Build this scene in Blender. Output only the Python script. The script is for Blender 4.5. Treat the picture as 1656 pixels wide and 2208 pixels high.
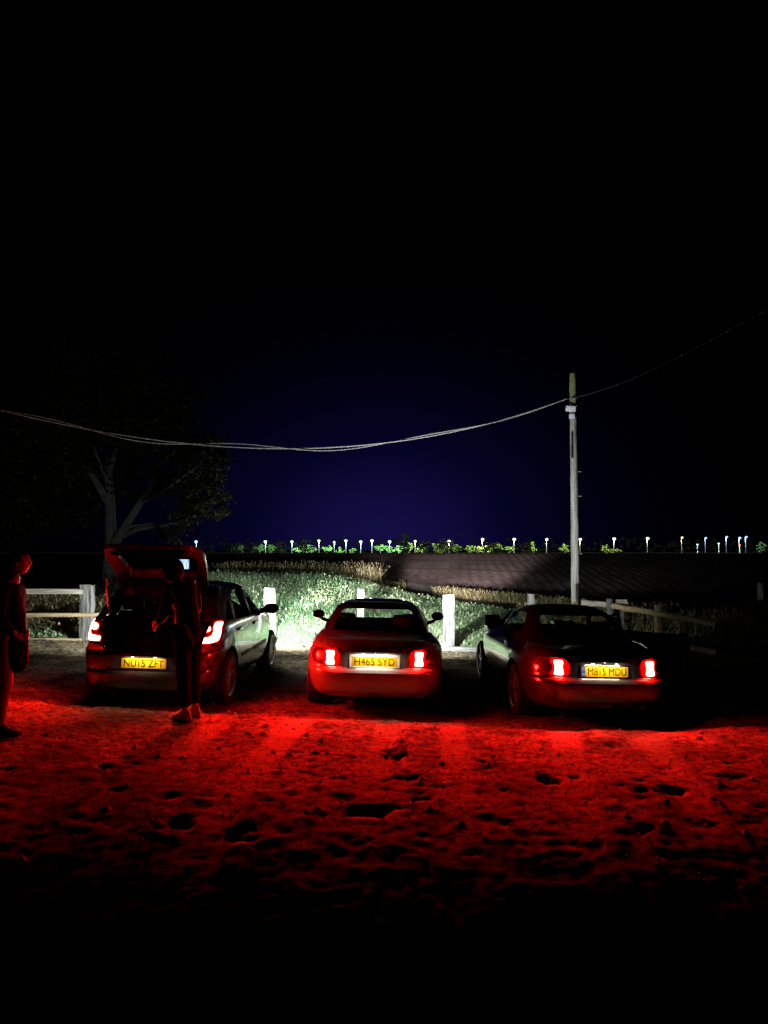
import bpy, bmesh, math, random
import numpy as np
from mathutils import Vector, Matrix

for o in list(bpy.data.objects):
    bpy.data.objects.remove(o)
R = math.radians
random.seed(7)
rng = np.random.default_rng(7)
scene = bpy.context.scene
COL = scene.collection

# ------------------------------------------------------------------ camera
CAM_H = 1.90
F = 1595.0                      # focal length in photo pixels
HOR = 1185.0                    # row of the true horizon
cam_d = bpy.data.cameras.new('camera')
cam = bpy.data.objects.new('camera', cam_d)
COL.objects.link(cam)
cam.location = (0, 0, CAM_H)
cam.rotation_euler = (R(90) + math.atan((HOR - 1104) / F), 0, 0)
cam_d.sensor_fit = 'VERTICAL'
cam_d.sensor_height = 36.0
cam_d.lens = 36.0 * F / 2208.0
cam_d.clip_start = 0.05
cam_d.clip_end = 3000
scene.camera = cam
scene.render.resolution_x = 768
scene.render.resolution_y = 1024

# ------------------------------------------------------------------ night sky: dark, with town glow low ahead
world = bpy.data.worlds.new('World')
scene.world = world
world.use_nodes = True
wn, wl = world.node_tree.nodes, world.node_tree.links
wn.clear()
wout = wn.new('ShaderNodeOutputWorld')
wbg = wn.new('ShaderNodeBackground')
wtc = wn.new('ShaderNodeTexCoord')
wsep = wn.new('ShaderNodeSeparateXYZ')
wl.new(wtc.outputs['Generated'], wsep.inputs[0])
def wmath(op, a, b=None):
    n = wn.new('ShaderNodeMath'); n.operation = op
    for i, v in enumerate((a, b)):
        if v is None: continue
        if isinstance(v, (int, float)): n.inputs[i].default_value = v
        else: wl.new(v, n.inputs[i])
    return n.outputs[0]
az = wmath('ARCTAN2', wsep.outputs[0], wsep.outputs[1])
az = wmath('ADD', az, 0.005)
azg = wmath('POWER', 2.718, wmath('MULTIPLY', wmath('MULTIPLY', az, az), -1.0 / (2 * 0.15 ** 2)))
elp = wmath('MAXIMUM', wsep.outputs[2], 0.0)
eg = wmath('POWER', 2.718, wmath('MULTIPLY', wmath('MULTIPLY', elp, elp), -1.0 / (2 * 0.118 ** 2)))
glow = wmath('MULTIPLY', azg, eg)
ramp = wn.new('ShaderNodeValToRGB')
cr = ramp.color_ramp
cr.elements[0].position = 0.0; cr.elements[0].color = (0, 0, 0, 1)
cr.elements[1].position = 1.0; cr.elements[1].color = (0.0068, 0.0045, 0.054, 1)
e = cr.elements.new(0.5); e.color = (0.0012, 0.0012, 0.017, 1)
wl.new(glow, ramp.inputs[0])
wl.new(ramp.outputs[0], wbg.inputs['Color'])
wbg.inputs['Strength'].default_value = 1.0
wl.new(wbg.outputs[0], wout.inputs['Surface'])

vs = scene.view_settings
scene.display_settings.display_device = 'sRGB'
vs.view_transform = 'Standard'
vs.look = 'None'
vs.exposure = 0.0
vs.gamma = 1.0
vs.use_curve_mapping = False
scene.render.engine = 'CYCLES'
try:
    scene.cycles.max_bounces = 8
    scene.cycles.diffuse_bounces = 3
    scene.cycles.glossy_bounces = 4
    scene.cycles.transmission_bounces = 6
    scene.cycles.transparent_max_bounces = 12
    scene.cycles.sample_clamp_indirect = 3.0
    scene.cycles.caustics_reflective = False
    scene.cycles.caustics_refractive = False
except Exception:
    pass

# light levels of the lamps in the place
TAIL = 1950.0
PLATE_W = 2.4
HEAD = 1.0

# ------------------------------------------------------------------ helpers
def link(o, parent=None):
    COL.objects.link(o)
    if parent is not None: o.parent = parent
    return o
def thing(name, label, cat, loc=(0, 0, 0), rot=(0, 0, 0), group=None):
    o = bpy.data.objects.new(name, None)
    o.empty_display_size = 0.2
    link(o)
    o.location = loc; o.rotation_euler = rot
    return tag(o, label, cat, group)
def tag(o, label=None, cat=None, group=None, kind=None):
    if label: o['label'] = label
    if cat: o['category'] = cat
    if group: o['group'] = group
    if kind: o['kind'] = kind
    return o
def part(name, me, mat, parent=None, loc=None, rot=None, smooth=None):
    if smooth is not None: shade(me, smooth)
    o = bpy.data.objects.new(name, me)
    if mat is not None:
        me.materials.clear()
        for m in (mat if isinstance(mat, (list, tuple)) else [mat]):
            me.materials.append(m)
    link(o, parent)
    if loc is not None: o.location = loc
    if rot is not None: o.rotation_euler = rot
    return o
def empty(name, parent, loc=(0, 0, 0), rot=(0, 0, 0)):
    o = bpy.data.objects.new(name, None); o.empty_display_size = 0.1
    link(o, parent); o.location = loc; o.rotation_euler = rot
    return o
def shade(me, ang=35):
    if len(me.polygons) == 0: return me
    me.polygons.foreach_set('use_smooth', [True] * len(me.polygons))
    try: me.set_sharp_from_angle(angle=R(ang))
    except Exception: pass
    return me
def bm_mesh(bm, name='m', smooth=None):
    bmesh.ops.recalc_face_normals(bm, faces=bm.faces[:])
    me = bpy.data.meshes.new(name); bm.to_mesh(me); bm.free()
    if smooth is not None: shade(me, smooth)
    return me
def pydata(v, f, name='m'):
    me = bpy.data.meshes.new(name); me.from_pydata([tuple(p) for p in v], [], f); me.update()
    return me
def np_mesh(name, V, F4):
    """V (n,3), F4 (m,k) numpy"""
    me = bpy.data.meshes.new(name)
    me.vertices.add(len(V)); me.vertices.foreach_set('co', np.asarray(V, np.float32).ravel())
    m, k = F4.shape
    me.loops.add(m * k); me.loops.foreach_set('vertex_index', F4.astype(np.int32).ravel())
    me.polygons.add(m)
    me.polygons.foreach_set('loop_start', np.arange(0, m * k, k, dtype=np.int32))
    me.polygons.foreach_set('loop_total', np.full(m, k, np.int32))
    me.update(calc_edges=True)
    return me
def box_bm(bm, c, s, rot=None, bev=0.0, seg=2):
    r = bmesh.ops.create_cube(bm, size=1.0)
    vs_ = r['verts']
    bmesh.ops.scale(bm, vec=s, verts=vs_)
    if bev > 0:
        es = list({e for v in vs_ for e in v.link_edges})
        rr = bmesh.ops.bevel(bm, geom=es, offset=bev, segments=seg, affect='EDGES', profile=0.6)
        vs_ = list({v for f in rr['faces'] for v in f.verts} | {v for v in vs_ if v.is_valid})
    if rot is not None: bmesh.ops.transform(bm, matrix=rot, verts=vs_)
    bmesh.ops.translate(bm, vec=c, verts=vs_)
    return vs_
def box(c, s, rot=None, bev=0.0, seg=2, name='m'):
    bm = bmesh.new(); box_bm(bm, c, s, rot, bev, seg)
    return bm_mesh(bm, name, 40)
def tube(pts, rad, seg=8, name='m', caps=True):
    pts = [Vector(p) for p in pts]
    if not hasattr(rad, '__len__'): rad = [rad] * len(pts)
    V, Fc = [], []
    prev = None
    for i, p in enumerate(pts):
        t = (pts[min(i + 1, len(pts) - 1)] - pts[max(i - 1, 0)]).normalized()
        if prev is None:
            a = Vector((0, 0, 1)) if abs(t.z) < 0.9 else Vector((1, 0, 0))
            n = t.cross(a).normalized()
        else:
            n = (prev - t * prev.dot(t)).normalized()
        prev = n
        b = t.cross(n)
        for k in range(seg):
            an = 2 * math.pi * k / seg
            V.append(p + (n * math.cos(an) + b * math.sin(an)) * rad[i])
    for i in range(len(pts) - 1):
        for k in range(seg):
            a0 = i * seg + k; a1 = i * seg + (k + 1) % seg
            Fc.append((a0, a1, a1 + seg, a0 + seg))
    if caps:
        Fc.append(tuple(range(seg))[::-1]); Fc.append(tuple(range((len(pts) - 1) * seg, len(pts) * seg)))
    return shade(pydata(V, Fc, name), 50)
def lathe(prof, seg=40, axis='X', name='m'):
    """prof: closed list of (axial, radius) -> solid of revolution about axis"""
    V, Fc = [], []
    n = len(prof)
    for k in range(seg):
        a = 2 * math.pi * k / seg
        for (u, r) in prof:
            V.append((u, r * math.cos(a), r * math.sin(a)))
    for k in range(seg):
        k2 = (k + 1) % seg
        for i in range(n):
            j = (i + 1) % n
            Fc.append((k * n + i, k * n + j, k2 * n + j, k2 * n + i))
    return shade(pydata(V, Fc, name), 35)
def join(meshes, name='m'):
    bm = bmesh.new()
    for m in meshes: bm.from_mesh(m)
    me = bpy.data.meshes.new(name); bm.to_mesh(me); bm.free()
    return me
def xf(me, M):
    me.transform(M); me.update(); return me
def T(x, y, z): return Matrix.Translation((x, y, z))
def rotm(ax, deg): return Matrix.Rotation(R(deg), 4, ax)

_tmp = 0
def boolean(a, b, op):
    """returns a new mesh; a, b are meshes"""
    oa = bpy.data.objects.new('tmp_a', a); ob = bpy.data.objects.new('tmp_b', b)
    COL.objects.link(oa); COL.objects.link(ob)
    res = None
    for solver in ('MANIFOLD', 'EXACT'):
        try:
            md = oa.modifiers.new('b', 'BOOLEAN'); md.operation = op; md.object = ob; md.solver = solver
            dg = bpy.context.evaluated_depsgraph_get()
            res = bpy.data.meshes.new_from_object(oa.evaluated_get(dg))
            oa.modifiers.clear()
            if len(res.polygons) > 0 and not (op == 'DIFFERENCE' and len(res.polygons) == len(a.polygons)): break
        except Exception as ex:
            oa.modifiers.clear()
    bpy.data.objects.remove(oa); bpy.data.objects.remove(ob)
    return res
def prism(poly, axis, a, b):
    """poly in the two other axes (in order), extruded along axis from a to b"""
    n = len(poly); V = []
    for t in (a, b):
        for (p, q) in poly:
            V.append({'X': (t, p, q), 'Y': (p, t, q), 'Z': (p, q, t)}[axis])
    Fc = [tuple(range(n)), tuple(range(n, 2 * n))[::-1]]
    for i in range(n):
        j = (i + 1) % n
        Fc.append((i, i + n, j + n, j))
    bm = bmesh.new()
    vv = [bm.verts.new(v) for v in V]
    for f in Fc: bm.faces.new([vv[i] for i in f])
    return bm_mesh(bm)
def rpoly(pts, r, seg=4):
    """round the corners of a polygon"""
    out = []
    n = len(pts)
    for i in range(n):
        p = Vector(pts[i]); a = Vector(pts[i - 1]) - p; b = Vector(pts[(i + 1) % n]) - p
        d = min(r, a.length * 0.45, b.length * 0.45)
        s = p + a.normalized() * d; e_ = p + b.normalized() * d
        for k in range(seg + 1):
            t = k / seg
            q = s * (1 - t) ** 2 + p * 2 * t * (1 - t) + e_ * t * t
            out.append((q.x, q.y))
    return out
def grow(poly, d):
    c = np.mean(np.array(poly), axis=0)
    out = []
    for p in poly:
        v = np.array(p) - c; l = np.linalg.norm(v) + 1e-9
        out.append(tuple(np.array(p) + v / l * d))
    return out
def mir(poly): return [(-x, z) for (x, z) in poly][::-1]
def pchip(xk, yk, x):
    xk = np.array(xk, float); yk = np.array(yk, float)
    h = np.diff(xk); dlt = np.diff(yk) / h
    m = np.zeros_like(yk); m[0] = dlt[0]; m[-1] = dlt[-1]
    for i in range(1, len(xk) - 1):
        if dlt[i - 1] * dlt[i] > 0:
            w1 = 2 * h[i] + h[i - 1]; w2 = h[i] + 2 * h[i - 1]
            m[i] = (w1 + w2) / (w1 / dlt[i - 1] + w2 / dlt[i])
    idx = np.clip(np.searchsorted(xk, x) - 1, 0, len(xk) - 2)
    t = (x - xk[idx]) / h[idx]
    return ((1 + 2 * t) * (1 - t) ** 2 * yk[idx] + t * (1 - t) ** 2 * h[idx] * m[idx]
            + t * t * (3 - 2 * t) * yk[idx + 1] + t * t * (t - 1) * h[idx] * m[idx + 1])
def loft(keys, off=0.0, nz=44, nseg=96, nr=6.0, nf=3.5, bulge=None, flip=False):
    """horizontal slices: keys (z, y_rear, y_front, half_width)"""
    K = np.array(keys, float)
    # slice heights spread by arc length of the profile so that steep and flat parts both get slices
    zz = np.linspace(K[0, 0], K[-1, 0], 500)
    yr = pchip(K[:, 0], K[:, 1], zz); yf = pchip(K[:, 0], K[:, 2], zz); w = pchip(K[:, 0], K[:, 3], zz)
    s = np.concatenate([[0], np.cumsum(np.sqrt(np.diff(zz) ** 2 + np.diff(yr) ** 2 + np.diff(w) ** 2))])
    zi = np.interp(np.linspace(0, s[-1], nz), s, zz)
    yr = np.interp(zi, zz, yr) - off; yf = np.interp(zi, zz, yf) + off; w = np.interp(zi, zz, w) + off
    zo = K[0, 0] - off + (zi - zi[0]) / (zi[-1] - zi[0]) * (K[-1, 0] - K[0, 0] + 2 * off)
    V = []
    t = np.linspace(0, 2 * np.pi, 1601)
    for i in range(nz):
        ym = 0.5 * (K[:, 1].min() + K[:, 2].max())
        ym = min(max(ym, yr[i] + 0.05), yf[i] - 0.05)
        c, sn = np.cos(t), np.sin(t)
        n = np.where(c < 0, nf, nr)
        x = w[i] * np.sign(sn) * np.abs(sn) ** (2 / n)
        L = np.where(c > 0, ym - yr[i], yf[i] - ym)
        y = ym - L * np.sign(c) * np.abs(c) ** (2 / n)
        if bulge is not None: x = x * bulge(y, zo[i])
        d = np.concatenate([[0], np.cumsum(np.hypot(np.diff(x), np.diff(y)))])
        q = np.linspace(0, d[-1], nseg + 1)[:-1]
        xs = np.interp(q, d, x); ys = np.interp(q, d, y)
        V += [(a, b, zo[i]) for a, b in zip(xs, ys)]
    Fc = []
    for i in range(nz - 1):
        for k in range(nseg):
            k2 = (k + 1) % nseg
            Fc.append((i * nseg + k, i * nseg + k2, (i + 1) * nseg + k2, (i + 1) * nseg + k))
    V.append((0, float(np.mean([v[1] for v in V[:nseg]])), zo[0])); cb = len(V) - 1
    tp = V[(nz - 1) * nseg:nz * nseg]
    V.append((0, float(np.mean([v[1] for v in tp])), zo[-1])); ct = len(V) - 1
    for k in range(nseg):
        k2 = (k + 1) % nseg
        Fc.append((cb, k2, k)); Fc.append((ct, (nz - 1) * nseg + k, (nz - 1) * nseg + k2))
    me = pydata(V, Fc)
    bm = bmesh.new(); bm.from_mesh(me)
    bmesh.ops.recalc_face_normals(bm, faces=bm.faces[:])
    if flip: bmesh.ops.reverse_faces(bm, faces=bm.faces[:])
    bm.to_mesh(me); bm.free()
    return me
def thin(keys, o1, o2, **kw):
    return join([loft(keys, o1, **kw), loft(keys, o2, flip=True, **kw)])

# value noise in numpy
def vnoise(x, y, seed=0):
    xi = np.floor(x).astype(np.int64); yi = np.floor(y).astype(np.int64)
    fx = x - xi; fy = y - yi
    fx = fx * fx * (3 - 2 * fx); fy = fy * fy * (3 - 2 * fy)
    def h(a, b):
        n = (a * 374761393 + b * 668265263 + seed * 974634777) & 0xffffffff
        n = ((n ^ (n >> 13)) * 1274126177) & 0xffffffff
        return ((n ^ (n >> 16)) & 0xffff) / 65535.0
    return ((h(xi, yi) * (1 - fx) + h(xi + 1, yi) * fx) * (1 - fy)
            + (h(xi, yi + 1) * (1 - fx) + h(xi + 1, yi + 1) * fx) * fy) * 2 - 1

# ------------------------------------------------------------------ materials
def mat(name, col, rough=0.6, metal=0.0, coat=0.0, noise=None, bump=None, trans=0.0, spec=0.5, emit=None, emit_s=0.0):
    m = bpy.data.materials.new(name); m.use_nodes = True
    nt = m.node_tree; b = nt.nodes['Principled BSDF']
    b.inputs['Base Color'].default_value = (*col, 1)
    b.inputs['Roughness'].default_value = rough
    b.inputs['Metallic'].default_value = metal
    b.inputs['Coat Weight'].default_value = coat
    b.inputs['Coat Roughness'].default_value = 0.04
    b.inputs['Specular IOR Level'].default_value = spec
    b.inputs['Transmission Weight'].default_value = trans
    if emit is not None:
        b.inputs['Emission Color'].default_value = (*emit, 1); b.inputs['Emission Strength'].default_value = emit_s
    tc = None
    if noise is not None:                # (scale, colour2, detail, stretch)
        sc, c2, det, st = noise
        tc = nt.nodes.new('ShaderNodeTexCoord'); mp = nt.nodes.new('ShaderNodeMapping')
        mp.inputs['Scale'].default_value = st
        nt.links.new(tc.outputs['Object'], mp.inputs[0])
        n = nt.nodes.new('ShaderNodeTexNoise'); n.inputs['Scale'].default_value = sc; n.inputs['Detail'].default_value = det
        nt.links.new(mp.outputs[0], n.inputs['Vector'])
        rp = nt.nodes.new('ShaderNodeValToRGB')
        rp.color_ramp.elements[0].position = 0.35; rp.color_ramp.elements[0].color = (*col, 1)
        rp.color_ramp.elements[1].position = 0.65; rp.color_ramp.elements[1].color = (*c2, 1)
        nt.links.new(n.outputs['Fac'], rp.inputs[0]); nt.links.new(rp.outputs[0], b.inputs['Base Color'])
    if bump is not None:                 # (scale, strength, distance, stretch)
        sc, stg, dist, st = bump
        tc = tc or nt.nodes.new('ShaderNodeTexCoord'); mp = nt.nodes.new('ShaderNodeMapping')
        mp.inputs['Scale'].default_value = st
        nt.links.new(tc.outputs['Object'], mp.inputs[0])
        n = nt.nodes.new('ShaderNodeTexNoise'); n.inputs['Scale'].default_value = sc; n.inputs['Detail'].default_value = 6
        nt.links.new(mp.outputs[0], n.inputs['Vector'])
        bp = nt.nodes.new('ShaderNodeBump'); bp.inputs['Strength'].default_value = stg; bp.inputs['Distance'].default_value = dist
        nt.links.new(n.outputs['Fac'], bp.inputs['Height']); nt.links.new(bp.outputs[0], b.inputs['Normal'])
    return m
def emat(name, col, s):
    m = bpy.data.materials.new(name); m.use_nodes = True
    nt = m.node_tree; nt.nodes.clear()
    o = nt.nodes.new('ShaderNodeOutputMaterial'); e_ = nt.nodes.new('ShaderNodeEmission')
    e_.inputs[0].default_value = (*col, 1); e_.inputs[1].default_value = s
    nt.links.new(e_.outputs[0], o.inputs[0])
    return m
def glassmat(name, tint=(0.90, 0.92, 0.91), refl=0.06):
    m = bpy.data.materials.new(name); m.use_nodes = True
    nt = m.node_tree; nt.nodes.clear()
    o = nt.nodes.new('ShaderNodeOutputMaterial')
    tr = nt.nodes.new('ShaderNodeBsdfTransparent'); tr.inputs[0].default_value = (*tint, 1)
    gl = nt.nodes.new('ShaderNodeBsdfGlossy'); gl.inputs['Roughness'].default_value = 0.02
    lw = nt.nodes.new('ShaderNodeLayerWeight'); lw.inputs[0].default_value = 0.5
    pw = nt.nodes.new('ShaderNodeMath'); pw.operation = 'POWER'; pw.inputs[1].default_value = 5.0
    nt.links.new(lw.outputs['Facing'], pw.inputs[0])
    fr = nt.nodes.new('ShaderNodeMath'); fr.operation = 'MULTIPLY_ADD'; fr.inputs[1].default_value = 0.75; fr.inputs[2].default_value = 0.03
    nt.links.new(pw.outputs[0], fr.inputs[0])
    mx = nt.nodes.new('ShaderNodeMixShader')
    nt.links.new(fr.outputs[0], mx.inputs[0]); nt.links.new(tr.outputs[0], mx.inputs[1]); nt.links.new(gl.outputs[0], mx.inputs[2])
    nt.links.new(mx.outputs[0], o.inputs[0])
    return m
ONE = (1, 1, 1)
M = {}
def soil_mat():
    m = bpy.data.materials.new('sandy_soil'); m.use_nodes = True
    nt = m.node_tree; b = nt.nodes['Principled BSDF']; L = nt.links
    tc = nt.nodes.new('ShaderNodeTexCoord')
    n1 = nt.nodes.new('ShaderNodeTexNoise'); n1.inputs['Scale'].default_value = 1.7; n1.inputs['Detail'].default_value = 9; n1.inputs['Roughness'].default_value = 0.68
    n2 = nt.nodes.new('ShaderNodeTexNoise'); n2.inputs['Scale'].default_value = 15; n2.inputs['Detail'].default_value = 8; n2.inputs['Roughness'].default_value = 0.7
    for n in (n1, n2): L.new(tc.outputs['Object'], n.inputs['Vector'])
    r1 = nt.nodes.new('ShaderNodeValToRGB')
    r1.color_ramp.elements[0].position = 0.36; r1.color_ramp.elements[0].color = (0.055, 0.042, 0.032, 1)
    r1.color_ramp.elements[1].position = 0.62; r1.color_ramp.elements[1].color = (0.30, 0.24, 0.17, 1)
    L.new(n1.outputs['Fac'], r1.inputs[0])
    r2 = nt.nodes.new('ShaderNodeValToRGB')
    r2.color_ramp.elements[0].position = 0.40; r2.color_ramp.elements[0].color = (0.22, 0.21, 0.20, 1)
    r2.color_ramp.elements[1].position = 0.58; r2.color_ramp.elements[1].color = (1.2, 1.15, 1.1, 1)
    L.new(n2.outputs['Fac'], r2.inputs[0])
    mx = nt.nodes.new('ShaderNodeMix'); mx.data_type = 'RGBA'; mx.blend_type = 'MULTIPLY'; mx.inputs['Factor'].default_value = 1.0
    L.new(r1.outputs[0], mx.inputs['A']); L.new(r2.outputs[0], mx.inputs['B'])
    pk = nt.nodes.new('ShaderNodeAttribute'); pk.attribute_name = 'packed_lit'
    m2 = nt.nodes.new('ShaderNodeMix'); m2.data_type = 'RGBA'; m2.inputs['B'].default_value = (0.42, 0.34, 0.25, 1)  # paler packed sand, with lamp streaks partly put into the colour
    pf = nt.nodes.new('ShaderNodeMath'); pf.operation = 'MULTIPLY'; pf.inputs[1].default_value = 0.75
    L.new(pk.outputs['Fac'], pf.inputs[0]); L.new(pf.outputs[0], m2.inputs['Factor']); L.new(mx.outputs['Result'], m2.inputs['A'])
    L.new(m2.outputs['Result'], b.inputs['Base Color'])
    b.inputs['Roughness'].default_value = 0.95; b.inputs['Specular IOR Level'].default_value = 0.15
    n3 = nt.nodes.new('ShaderNodeTexNoise'); n3.inputs['Scale'].default_value = 34; n3.inputs['Detail'].default_value = 10; n3.inputs['Roughness'].default_value = 0.72
    L.new(tc.outputs['Object'], n3.inputs['Vector'])
    bp = nt.nodes.new('ShaderNodeBump'); bp.inputs['Strength'].default_value = 0.8; bp.inputs['Distance'].default_value = 0.03
    L.new(n3.outputs['Fac'], bp.inputs['Height']); L.new(bp.outputs[0], b.inputs['Normal'])
    return m
M['soil'] = soil_mat()
def plough_mat():
    m = bpy.data.materials.new('ploughed_soil'); m.use_nodes = True
    nt = m.node_tree; b = nt.nodes['Principled BSDF']; L = nt.links
    tc = nt.nodes.new('ShaderNodeTexCoord')
    n1 = nt.nodes.new('ShaderNodeTexNoise'); n1.inputs['Scale'].default_value = 0.35; n1.inputs['Detail'].default_value = 8; n1.inputs['Roughness'].default_value = 0.65
    L.new(tc.outputs['Object'], n1.inputs['Vector'])
    r1 = nt.nodes.new('ShaderNodeValToRGB')
    r1.color_ramp.elements[0].position = 0.3; r1.color_ramp.elements[0].color = (0.15, 0.100, 0.095, 1)
    r1.color_ramp.elements[1].position = 0.7; r1.color_ramp.elements[1].color = (0.33, 0.235, 0.22, 1)
    L.new(n1.outputs['Fac'], r1.inputs[0])
    L.new(r1.outputs[0], b.inputs['Base Color'])
    mp = nt.nodes.new('ShaderNodeMapping'); mp.inputs['Rotation'].default_value = (0, 0, R(6))
    L.new(tc.outputs['Object'], mp.inputs[0])
    wv = nt.nodes.new('ShaderNodeTexWave'); wv.inputs['Scale'].default_value = 0.55; wv.inputs['Distortion'].default_value = 3.5
    wv.inputs['Detail'].default_value = 3; wv.bands_direction = 'X'
    L.new(mp.outputs[0], wv.inputs['Vector'])
    n2 = nt.nodes.new('ShaderNodeTexNoise'); n2.inputs['Scale'].default_value = 3.0; n2.inputs['Detail'].default_value = 8
    L.new(tc.outputs['Object'], n2.inputs['Vector'])
    ad = nt.nodes.new('ShaderNodeMath'); ad.operation = 'ADD'
    L.new(wv.outputs['Fac'], ad.inputs[0]); L.new(n2.outputs['Fac'], ad.inputs[1])
    bp = nt.nodes.new('ShaderNodeBump'); bp.inputs['Strength'].default_value = 0.25; bp.inputs['Distance'].default_value = 0.08
    L.new(ad.outputs[0], bp.inputs['Height']); L.new(bp.outputs[0], b.inputs['Normal'])
    b.inputs['Roughness'].default_value = 1.0; b.inputs['Specular IOR Level'].default_value = 0.1
    return m
M['plough'] = plough_mat()
M['track'] = mat('track_stone', (0.30, 0.27, 0.26), 0.95, noise=(2.5, (0.16, 0.14, 0.13), 8, ONE), bump=(12, 0.8, 0.05, ONE))
def tint_mat(name, stops, trans=0.35, rough=0.7):
    m = bpy.data.materials.new(name); m.use_nodes = True
    nt = m.node_tree; L = nt.links; nt.nodes.clear()
    o = nt.nodes.new('ShaderNodeOutputMaterial')
    at = nt.nodes.new('ShaderNodeAttribute'); at.attribute_name = 'tint'
    rp = nt.nodes.new('ShaderNodeValToRGB')
    while len(rp.color_ramp.elements) < len(stops): rp.color_ramp.elements.new(0.5)
    for el, (p, c) in zip(rp.color_ramp.elements, stops):
        el.position = p; el.color = (*c, 1)
    L.new(at.outputs['Fac'], rp.inputs[0])
    d = nt.nodes.new('ShaderNodeBsdfDiffuse'); t = nt.nodes.new('ShaderNodeBsdfTranslucent')
    L.new(rp.outputs[0], d.inputs[0]); L.new(rp.outputs[0], t.inputs[0])
    mx = nt.nodes.new('ShaderNodeMixShader'); mx.inputs[0].default_value = trans
    L.new(d.outputs[0], mx.inputs[1]); L.new(t.outputs[0], mx.inputs[2]); L.new(mx.outputs[0], o.inputs[0])
    return m
M['grass'] = tint_mat('weed_blades', [(0.0, (0.055, 0.115, 0.055)), (0.45, (0.115, 0.185, 0.095)), (0.75, (0.22, 0.23, 0.14)), (1.0, (0.33, 0.30, 0.21))])
M['brush'] = tint_mat('dry_brush_blades', [(0.0, (0.05, 0.055, 0.025)), (0.4, (0.11, 0.10, 0.045)), (0.8, (0.20, 0.16, 0.09)), (1.0, (0.30, 0.25, 0.17))])
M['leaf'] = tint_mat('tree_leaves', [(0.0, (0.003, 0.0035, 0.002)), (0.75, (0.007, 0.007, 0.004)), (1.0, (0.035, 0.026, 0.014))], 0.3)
M['far_leaf'] = tint_mat('far_leaves', [(0.0, (0.03, 0.07, 0.02)), (0.6, (0.06, 0.12, 0.03)), (1.0, (0.10, 0.15, 0.05))], 0.3)
M['far_dark'] = tint_mat('far_dark_leaves', [(0.0, (0.015, 0.02, 0.012)), (1.0, (0.035, 0.04, 0.02))], 0.1)
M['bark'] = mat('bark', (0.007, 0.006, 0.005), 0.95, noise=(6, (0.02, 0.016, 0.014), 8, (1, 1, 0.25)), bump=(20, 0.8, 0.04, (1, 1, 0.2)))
def wood(name, a, b2): return mat(name, a, 0.9, noise=(5, b2, 9, (4, 4, 0.5)), bump=(18, 0.7, 0.012, (3, 3, 0.25)))
M['post'] = wood('weathered_post', (0.14, 0.137, 0.13), (0.022, 0.021, 0.019))
M['rail'] = mat('weathered_rail', (0.33, 0.31, 0.27), 0.9, noise=(5, (0.17, 0.15, 0.11), 9, (0.5, 4, 4)), bump=(18, 0.7, 0.012, (0.25, 3, 3)))
M['round_rail'] = mat('round_rail', (0.34, 0.25, 0.14), 0.9, noise=(5, (0.18, 0.13, 0.07), 9, (0.5, 4, 4)), bump=(18, 0.7, 0.012, (0.25, 3, 3)))
M['pole'] = mat('pole_timber', (0.40, 0.39, 0.36), 0.9, noise=(4, (0.22, 0.21, 0.18), 9, (5, 5, 0.35)), bump=(16, 0.8, 0.015, (4, 4, 0.2)))
M['lichen'] = mat('lichen_timber', (0.26, 0.30, 0.12), 0.95, noise=(8, (0.16, 0.17, 0.09), 8, (1, 1, 0.4)), bump=(25, 0.8, 0.015, ONE))
M['white_box'] = mat('white_enamel', (0.72, 0.76, 0.85), 0.45)
M['blue_box'] = mat('pale_blue_enamel', (0.17, 0.23, 0.36), 0.5)
M['lamp_post'] = mat('lamp_post_grey', (0.02, 0.02, 0.02), 0.8, spec=0.1)
M['cable'] = mat('pale_cable', (0.42, 0.42, 0.41), 0.5)
M['cable_unlit'] = mat('unlit_cable', (0.04, 0.04, 0.045), 0.5)  # same cable coloured darker, its fading light put into the colour
M['steel'] = mat('galvanised_steel', (0.5, 0.5, 0.5), 0.45, metal=0.6)
M['timber_edge'] = mat('bleached_timber', (0.17, 0.17, 0.165), 0.9, noise=(3, (0.05, 0.05, 0.045), 8, (0.4, 4, 4)), bump=(14, 0.8, 0.02, (0.4, 3, 3)))
def paint(name, col, metal=0.35, rough=0.32):
    return mat(name, col, rough, metal=metal, coat=1.0, bump=(260, 0.03, 0.0005, ONE))
M['paint_hatch'] = paint('grey_metallic_paint', (0.062, 0.060, 0.058), 0.5, 0.22)
M['paint_mid'] = paint('silver_paint', (0.21, 0.18, 0.17), 0.2, 0.35)
M['paint_dark'] = paint('black_metallic_paint', (0.045, 0.043, 0.042), 0.35, 0.25)
M['trim'] = mat('black_plastic_trim', (0.018, 0.018, 0.018), 0.55, bump=(400, 0.2, 0.0008, ONE))
M['hood'] = mat('black_canvas_hood', (0.006, 0.006, 0.0065), 0.95, spec=0.1, bump=(700, 0.4, 0.001, ONE))
M['inner'] = mat('dark_cabin_lining', (0.06, 0.052, 0.05), 0.8, bump=(300, 0.2, 0.001, ONE))
M['tg_lining'] = mat('tailgate_lining', (0.006, 0.006, 0.006), 0.9, spec=0.1)
M['seat'] = mat('dark_seat_cloth', (0.035, 0.033, 0.036), 0.9, noise=(160, (0.05, 0.046, 0.05), 4, ONE), bump=(500, 0.4, 0.001, ONE))
M['seat_bluelit'] = mat('bluelit_seat_cloth', (0.06, 0.06, 0.22), 0.9, noise=(50, (0.10, 0.12, 0.34), 4, ONE))  # blue light on this seat is put into the cloth colour
M['glass'] = glassmat('car_glass')
M['glass_dark'] = glassmat('tinted_glass', (0.80, 0.80, 0.80))
M['tyre'] = mat('tyre_rubber', (0.02, 0.02, 0.02), 0.85, bump=(120, 0.3, 0.002, ONE))
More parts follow.
